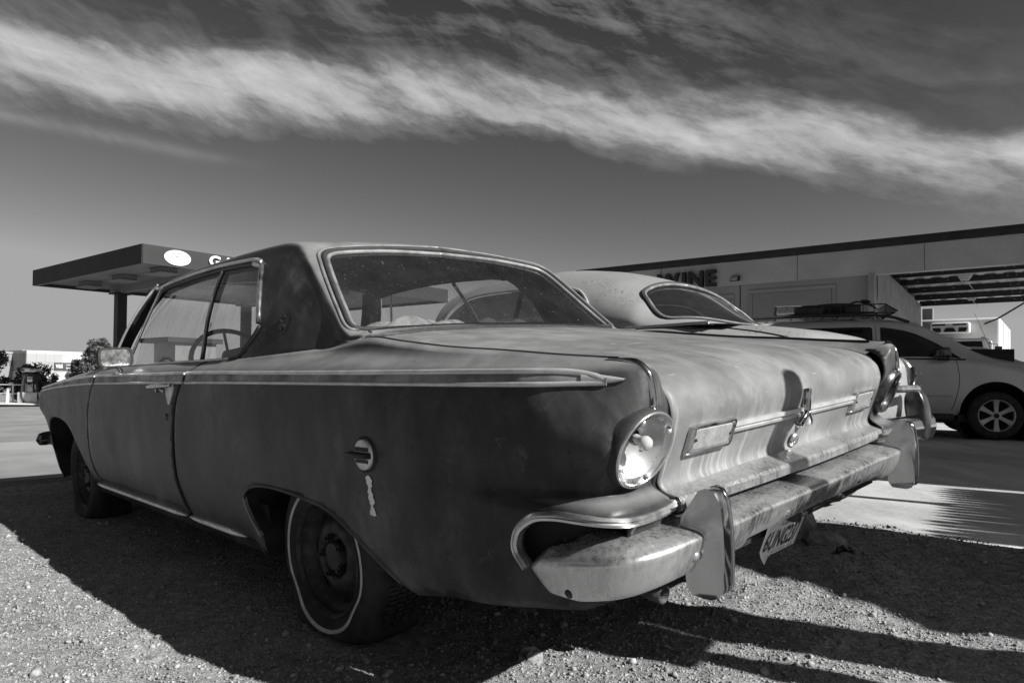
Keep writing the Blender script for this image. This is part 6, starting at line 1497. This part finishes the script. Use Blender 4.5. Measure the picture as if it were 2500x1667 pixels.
# oval sign and letters on the right-hand fascia
M_['signwhite'] = plain('white_sign', .80, .4, 0, .03)
V = [(.066, 1.28, 5.185)]; n = 40
for i in range(n): q = 2*math.pi*i/n; V.append((.066, 1.28 + .50*math.cos(q), 5.185 + .285*math.sin(q)))
for i in range(n): q = 2*math.pi*i/n; V.append((.03, 1.28 + .50*math.cos(q), 5.185 + .285*math.sin(q)))
ov = mesh_obj('oval_sign', V, [(0, 1+i, 1+(i+1) % n) for i in range(n)] + [(1+i, 1+n+i, 1+n+(i+1) % n, 1+(i+1) % n) for i in range(n)], M_['signwhite'], can, False)
M_['signgrey'] = plain('grey_sign_ink', .22, .5)
mesh_obj('sign_badge', [(.069, 1.15, 5.26), (.069, 1.24, 5.18), (.069, 1.40, 5.29), (.069, 1.31, 5.39)], [(0, 1, 2, 3)], M_['signgrey'], ov, False)
def fascia_text(word, y, z, h, w, name, mat, parent, d=.075, shear=0., bold=.0, ext=.0):
    V, F = text_mesh(word, 1.0, shear, extrude=ext, bold=bold); V[:, :2] -= (V[:, :2].max(0)+V[:, :2].min(0))/2; V[:, 0] *= w/np.ptp(V[:, 0]); V[:, 1] *= h/np.ptp(V[:, 1])
    return mesh_obj(name, [(d + c*.05, y + a, z + b) for a, b, c in V], F, mat, parent, False)
fascia_text('wex', 1.275, 5.285, .08, .19, 'sign_word', M_['signwhite'], ov, .073)
M_['signpale'] = plain('pale_sign_ink', .55, .5); mesh_obj('sign_line', [(.069, 1.0, 5.08), (.069, 1.52, 5.06), (.069, 1.52, 5.10), (.069, 1.0, 5.12)], [(0, 1, 2, 3)], M_['signpale'], ov, False)
for i, ch in enumerate('GAS'): fascia_text(ch, 2.72 + i*.56, 5.26, .42, .46, 'sign_letter', M_['signwhite'], can, .09, 0, .03, .5)
# forecourt height on the slope
def fz(x, y):
    u, v = car_uv(x, y); return -.0243*max(0., u - 9.2) + .012
def pos(px, D, h=None): return Vector(((px - 1250)/1690.4*D, D, 0))
# kiosk behind the mirror
p = Vector((-15.6, 30.2, 0)); kz = fz(p.x, p.y); kk = thing('kiosk', 'small grey flat-roofed payment kiosk behind the canopy post', 'kiosk', matrix=frame(p, kz))
mb = MB(); mb.box((.9, 0.9, 1.35), (1.9, 1.8, 2.7)); mb.build('wall', M_['soffit'], kk); mb = MB(); mb.box((.75, .8, 2.80), (2.6, 2.4, .20)); mb.build('roof', M_['canopy'], kk)
mb = MB(); mb.box((.9, -.01, 1.6), (1.2, .03, 1.0)); mb.build('window', M_['tint'], kk)
# pump island with kerb
p = Vector((-21.3, 29.6, 0)); iz = fz(p.x, p.y)
isl = thing('pump_island', 'raised concrete kerb island below the fuel dispenser', 'kerb', (0, 0, 0))
isl.location = (0, 0, 0)
M_['pale_conc'] = plain('pale_concrete', .52, .8, 0, .12, 2)
mb = MB(); mb.box((-19.5, 30.6, iz + .03), (16, 2.4, .22)); bevel(mb.build('kerb_block', M_['pale_conc'], isl), .05)
mb = MB(); mb.box((-19.5, 29.385, iz - .01), (16, .03, .20)); mb.build('kerb_shade_strip', M_['roofedge'], isl)  # the kerb's shaded side put in as a dark strip
# dispenser on a concrete plinth
p = Vector((-21.15, 30.4, 0)); pz = iz + .14
pump = thing('fuel_dispenser', 'steel fuel dispenser with black hoses on a concrete plinth at far left', 'fuel pump', matrix=Matrix.Translation((p.x, p.y, pz)))
def pb(name, c, d, mat, bev=.0, par=None): mb = MB(); mb.box(c, d); o = mb.build(name, mat, par or pump); return bevel(o, bev) if bev else o
pb('plinth', (.05, 0, .23), (.86, .5, .46), M_['pale_conc'], .03)
M_['steel'] = plain('brushed_steel', .5, .3, .8, .1, 4)
pb('pedestal', (.08, 0, .65), (.34, .34, .42), M_['steel'], .03); pb('side_cabinet', (-.20, .05, .95), (.16, .36, 1.0), M_['bezel'], .02)
mb = MB(); mb.lathe([(0, .17), (.26, .17), (.30, .14), (.30, -.14), (.26, -.17), (0, -.17)], Matrix.Translation((.10, 0, 1.05)) @ Matrix.Rotation(math.radians(90), 4, 'X') @ Matrix.Scale(.82, 4, (1, 0, 0)), 28); hd = mb.build('head', M_['black_metal'], pump, True, auto=.6)
pb('display', (.12, -.175, 1.10), (.22, .02, .09), M_['lens'], par=hd); pb('display', (.12, -.175, .97), (.22, .02, .12), M_['plate'], par=hd)
pb('hood', (.06, 0, 1.42), (.64, .48, .17), M_['steel'], .05); pb('hood_panel', (-.18, -.242, 1.42), (.20, .02, .10), M_['black_metal'])
for pts in ([(-.12, -.18, 1.2), (-.16, -.25, .8), (-.16, -.28, .3), (-.05, -.28, .02)], [(.36, -.1, 1.1), (.42, -.15, .7), (.50, -.2, .25), (.60, -.2, .05)], [(.30, -.15, 1.0), (.30, -.2, .7), (.34, -.2, .45)]):
    mb = MB(); mb.tube(curve(pts, 5), .035, 8); mb.build('hose', M_['rubber'], pump, True)
# railing with posts at the far left
fe = thing('pipe_railing', 'thin pale pipe railing in front of the bushes at far left', 'railing', (-22.3, 31.4, fz(-22.3, 31.4)))
for z in (.95, .55): mb = MB(); mb.tube([(-4, 0, z), (.6, 0, z)], .025, 6); mb.build('rail', M_['signwhite'], fe, True)
for x in (-3.5, -1.9, -.3, .5): mb = MB(); mb.tube([(x, 0, -.1), (x, 0, 1.0)], .035, 8); mb.build('post', M_['signwhite'], fe, True)
# marker post beside the pump
mb = MB(); mb.tube([(0, 0, 0), (0, 0, .62)], .06, 10); o = mb.build('marker_post', M_['signwhite'], None, True); o.location = (-21.75, 29.9, iz + .14); tag(o, 'short white marker post left of the fuel dispenser', 'post')

# ------------------------------------------------------------------ white commercial building far behind
D = 150.; VSM = frame(Vector((-105.2, 150., 0)), -2.5)
vb = thing('white_building', 'white box-shaped commercial building with panelled corner and a grey sign', 'building', matrix=VSM)
M_['vswhite'] = plain('white_wall', .42, .6, 0, .04, .05); M_['vsglass'] = plain('pale_panel', .34, .35, 0, .05, .1); M_['vssign'] = plain('grey_sign_board', .07, .5, 0, .05, .5, spec=.1); M_['vsdark'] = plain('dark_panel', .10, .4, 0, .1, .2)
def vb_(name, c, d, mat, par=None): mb = MB(); mb.box(c, d); return mb.build(name, mat, par or vb)
H = 8.2
vb_('wall', (-10, 5.45, H/2), (20, 10.9, H), M_['vswhite'])
# front (right-hand) face panels, face x=0 along y
for i in range(4):
    for j in range(2):
        vb_('panel', (.04, .9 + i*1.72 if i < 3 else 6.1, H - .75 - 1.75 - j*2.0 + .9), (.12, 1.64, 1.9), M_['vsglass'])
for i in range(6):
    for j in range(2): vb_('panel', (-.8 - i*1.5, -.04, H - .75 - 1.75 - j*2.0 + .9), (1.42, .12, 1.9), M_['vsdark'])
sg = vb_('sign_board', (.15, 7.25, H - 3.4), (.2, 4.0, 1.75), M_['vssign'])
def vs_text(word, y, z, h, w, bold=0.):
    V, F = text_mesh(word, 1.0, bold=bold); V[:, :2] -= (V[:, :2].max(0)+V[:, :2].min(0))/2; V[:, 0] *= w/np.ptp(V[:, 0]); V[:, 1] *= h/np.ptp(V[:, 1])
    mesh_obj('sign_word', [(.27, y + a, z + b) for a, b, c in V], F, M_['signwhite'], sg, False)
vs_text('V&S', 6.2, H - 3.3, .85, 1.4, .02); vs_text('Valley', 8.1, H - 3.05, .40, 1.2); vs_text('Service', 8.25, H - 3.7, .40, 1.4)
vb_('slot_window', (.06, 8.35, H - 5.4), (.1, 1.7, .42), M_['vsdark'])
vb_('parapet', (-14, 6, H + .1), (9, 8, .4), M_['vswhite'])
V2 = thing('grey_building', 'grey building behind the bushes at the left edge', 'building', matrix=frame(Vector((-116, 152., 0)), -2.5))
mb = MB(); mb.box((-6, 6, 3.85), (14, 10, 7.7)); mb.build('wall', M_['signgrey'], V2); mb = MB(); mb.box((-6, 6, 7.8), (14.4, 10.4, .25)); mb.build('roof_edge', M_['vswhite'], V2)
mb = MB(); mb.box((1.02, 6, 5.5), (.08, 3, 1.2)); mb.build('window', M_['vsdark'], V2)

# ------------------------------------------------------------------ trees and bushes
k = NT('foliage'); M_['leaf'] = k.bsdf(k.math('MULTIPLY', k.ramp(k.noise(3.0, 4), [(.3, .55), (.7, 1.5)]), .075), .6, 0, .3)
M_['bark'] = plain('bark', .07, .9, 0, .3, 6)
def tree(name, label, cat, loc, H, R, seed, nl=2600, leaf=.10, group=None, low=.25):
    t = thing(name, label, cat, loc, 0, group); r = np.random.default_rng(seed)
    mb = MB(); mb.tube([(0, 0, -.1), (.03*H, 0, H*.3), (.0, .02*H, H*.65)], [.035*H, .025*H, .012*H], 8); mb.build('trunk', M_['bark'], t, True)
    cl = []
    for i in range(16):
        q = r.random()*6.28; h = H*(low + .1 + (.9-low)*r.random()); rr = R*(.25 + .65*r.random())*math.sqrt(max(.12, 1 - ((h/H - .55)/.5)**2)); c = Vector((rr*math.cos(q), rr*math.sin(q), h)); cl.append((c, R*(.28 + .22*r.random())))
        mb = MB(); mb.tube([(0, 0, h*.45), (c.x*.5, c.y*.5, h*.75), (c.x*.95, c.y*.95, c.z)], [.012*H, .008*H, .003*H], 5, False); mb.build('limb', M_['bark'], t, True)
    cl.append((Vector((0, 0, H*.92)), R*.35)); V = []; F = []
    for i in range(nl):
        c, rad = cl[r.integers(len(cl))]; d = Vector(r.normal(size=3)).normalized()*rad*(r.random()**.4); p = c + d
        a = Vector(r.normal(size=3)).normalized()*leaf*(.6 + .8*r.random()); b = Vector(r.normal(size=3)); b = (b - a.normalized()*b.dot(a.normalized())).normalized()*leaf*.45
        n = len(V); V += [p - a, p + b, p + a, p - b]; F.append((n, n+1, n+2, n+3))
    mesh_obj('crown', V, F, M_['leaf'], t, False)
def gzz(x, y): return fz(x, y) - .05
tree('leafy_tree', 'leafy tree beside the canopy post behind the door mirror', 'tree', (-34.6, 58, -1.2), 4.6, 1.5, 3, 5200, .12)
tree('leafy_tree', 'smaller leafy tree low behind the front wing, left of the door mirror', 'tree', (-36.8, 59, -1.2), 3.0, 1.0, 4, 2600, .11)
tree('leafy_bush', 'dense dark bush at the left edge behind the railing', 'bush', (-25.6, 34, fz(-25.6, 34)), 2.35, 1.15, 5, 4200, .085, 'bushes behind the fuel dispenser', .05)
tree('leafy_bush', 'dense dark bush directly behind the fuel dispenser', 'bush', (-24.1, 34.5, fz(-24.1, 34.5)), 1.75, .95, 6, 4200, .085, 'bushes behind the fuel dispenser', .05)
tree('leafy_bush', 'thin leafy bush just right of the fuel dispenser', 'bush', (-22.6, 33.6, fz(-22.6, 33.6)), 1.75, .65, 8, 1500, .07, 'bushes behind the fuel dispenser', .1)
tree('leafy_bush', 'low dark hedge bush at the far left edge', 'bush', (-27.6, 36, fz(-27.6, 36)), 2.4, 1.3, 12, 3800, .09, 'bushes behind the fuel dispenser', .05)
# ------------------------------------------------------------------ things out of frame whose shadows fall into the picture
dH = SUN_H.copy(); nH = Vector((-SUN_H.y, SUN_H.x, 0))
def dn_(d, n): return dH*d + nH*n
K = 1/math.tan(SUN_EL)
# slim bollard: shadow on the boot lid
d0 = 1.25; top_z = .83 + (d0 + .39)/K
bl = thing('bollard', 'slim round-topped post with an added shade box standing out of frame whose shadow falls on the boot lid', 'post', dn_(d0, 1.918))
mb = MB(); mb.lathe([(.062, 0), (.058, .4), (.054, top_z - .05), (.045, top_z - .015), (.025, top_z), (0, top_z + .003)], None, 20); mb.build('shaft', M_['black_metal'], bl, True)
zb_ = .41 + (d0 + .43)/K; mb = MB(); mb.box(nH*.015, (.12, .26, .21), Matrix.Rotation(math.atan2(dH.y, dH.x), 3, 'Z')); mb.V = [(v[0], v[1], v[2] + zb_ - .105) for v in mb.V]; bevel(mb.build('plate_shade_box', M_['bezel'], bl), .01)  # box added on the post to shade the licence plate
d1 = 1.5; hz1 = (d1 + .98)/K
bl = thing('marker_post', 'low square timber post out of frame casting the shadow band on the gravel', 'post', dn_(d1, 2.20), math.atan2(dH.y, dH.x))
mb = MB(); mb.box((0, 0, hz1/2), (.10, .27, hz1)); bevel(mb.build('timber', M_['bark'], bl), .01)
# unseen block added for the broad gravel shadow, top cut for its slanting end
d2 = 3.3; sl = [(2.43, -.20), (2.59, -.46), (2.70, -.62), (2.815, -.92), (3.0, -1.35), (4.06, -1.7)]
cb = thing('shadow_block', 'unseen block with a sloping top, out of frame at right, shaped to throw the broad shadow', 'shadow caster', dn_(d2, 0), math.atan2(dH.y, dH.x))
P_ = [(4.06, 0.), (2.43, 0.)] + [(n, (d2 - e)/K) for n, e in sl]
mb = MB(); mb.prism(P_, lambda p: Vector((0, p[0], p[1])), lambda p: Vector((.7, p[0], p[1]))); mb.build('shadow_block_wall', M_['corr'], cb)
mb = MB(); mb.box((-.012, 3.3, 1.0), (.02, .8, 2.0)); mb.build('shadow_block_door', M_['bezel'], cb)
# carport with a ribbed roof: shade over van and lot
cp = thing('carport', 'open steel carport with a ribbed sheet roof out of frame at right', 'carport', dn_(0, 0), math.atan2(dH.y, dH.x))
Hc = 4.6; sh_ = Hc*K
rr_ = random.Random(4)
# added low sheet, its edge cut into points to throw the comb-edged shadow
n0, n1, pitch = 4.22, 6.30, .105; V = []; F = []; Ha = 2.5; sa_ = Ha*K
k_ = int((n1 - n0)/pitch)
for i in range(k_):
    a_ = n0 + i*pitch; tip = -.19 + sa_ + rr_.uniform(-.04, .03); L_ = .07 + rr_.uniform(0, .10)
    b_ = len(V); V += [(tip, a_ + pitch*.45, Ha), (tip + L_, a_ - .001, Ha), (tip + L_, a_ + pitch*.86, Ha), (tip + 4, a_ - .001, Ha), (tip + 4, a_ + pitch + .002, Ha), (tip + L_ + .12 + rr_.uniform(0, .3), a_ + pitch + .002, Ha)]
    F.append((b_, b_+1, b_+3, b_+4, b_+5, b_+2))
mesh_obj('comb_shadow_sheet', V, F, M_['corr'], cp, False)
# a bar before that edge, set to throw the thin dark stripe on the slab
mb = MB(); mb.box((-.86 + sa_ + .35, 5.36, Ha - .03), (.75, .10, .04)); mb.build('stripe_bar', M_['corr'], cp)
mb = MB(); mb.box((-1.9 + sh_ + 4.1, 9.62, Hc), (8.2, 6.6, .08)); mb.build('roof_sheet', M_['corr'], cp)
mb = MB(); mb.box((3.45, 10.8, Hc), (3.0, 4.2, .08)); mb.build('roof_sheet', M_['corr'], cp)
mb = MB(); mb.box((sa_ + 3.4, 4.5, Ha/2), (.12, .12, Ha)); mb.build('post', M_['corr'], cp)
mb = MB(); mb.box((-1.2 + sh_ + .6, 9.4, Hc - .2), (.2, 5.8, .3)); mb.build('roof_beam', M_['corr'], cp)
for (d, n) in ((6.4, 6.6), (11.0, 6.6), (11.0, 12.4)): mb = MB(); mb.box((d, n, Hc/2), (.16, .16, Hc)); mb.build('post', M_['corr'], cp)
# unseen dark block added behind the camera to keep sky light off the car
wh = thing('sky_light_blocker', 'long dark block added out of view behind the photographer to hold back sky light', 'building', (-13.5, -12.5, 0), math.radians(135))
M_['blocker_tone'] = plain('blocker_dark', .05, .8, 0, .2, 1.5, spec=.1)
mb = MB(); mb.box((0, 4, 4.0), (46, 8, 8.0)); mb.build('wall', M_['blocker_tone'], wh)
mb = MB(); mb.box((0, 4, 8.1), (46.6, 8.6, .25)); mb.build('roof', M_['blocker_tone'], wh)
for x in (-15, -5, 5, 15): mb = MB(); mb.box((x, -.03, 2.0), (4, .08, 4.0)); mb.build('blocker_panel', M_['bezel'], wh)
# ------------------------------------------------------------------ loose pieces on the ground
def rock(name, label, cat, loc, size, seed, mat):
    r = np.random.default_rng(seed); bm = bmesh.new(); bmesh.ops.create_icosphere(bm, subdivisions=3, radius=1.0)
    N_ = [Vector(r.normal(size=3)).normalized() for _ in range(11)]; off = [.62 + .25*r.random() for _ in N_]
    for v in bm.verts:
        p = v.co.copy()
        for nn_, o_ in zip(N_, off):
            s = p.dot(nn_)
            if s > o_: p -= nn_*(s - o_)
        v.co = Vector((p.x*size[0], p.y*size[1], p.z*size[2])) + Vector(r.normal(size=3))*.004
    me = bpy.data.meshes.new(name); bm.to_mesh(me); bm.free(); me.materials.append(mat); o = link(bpy.data.objects.new(name, me)); o.location = loc; o.rotation_euler = (0, 0, r.random()*6); tag(o, label, cat); return o
M_['rock'] = plain('broken_concrete', .22, .9, 0, .3, 18, bstr=.6, bscale=50, bdist=.01)
def gpos(x, y, dz=0): u, v = car_uv(x, y); return (x, y, float(gz(np.array(u), np.array(v))) + dz)
rock('concrete_chunk', 'large broken concrete chunk on the gravel just behind the licence plate', 'rock', gpos(1.40, 3.44, .06), (.15, .12, .13), 2, M_['rock'])
rock('concrete_chunk', 'smaller flat concrete chunk lying in front of the large chunk', 'rock', gpos(1.40, 3.13, .02), (.11, .08, .05), 5, M_['rock'])
rock('crushed_can', 'small crumpled dark can lying on the gravel right of the bumper', 'can', gpos(1.42, 2.95, .02), (.06, .04, .025), 8, M_['bezel'])
rock('flat_stone', 'flat pale stone in the shadow left of the rear wheel', 'rock', gpos(-1.22, 2.62, .005), (.045, .03, .016), 11, M_['rock'])
rock('flat_stone', 'dark jagged stone in the sunlit gravel at lower left', 'rock', gpos(-2.05, 3.05, .0), (.045, .03, .02), 14, M_['rock'])
rock('flat_stone', 'rounded stone at the left edge of the sunlit gravel', 'rock', gpos(-1.72, 2.45, .0), (.03, .022, .016), 17, M_['rock'])
rock('flat_stone', 'pale stone at the bottom edge below the bumper', 'rock', gpos(.06, 1.95, .0), (.05, .035, .03), 19, M_['rock'])
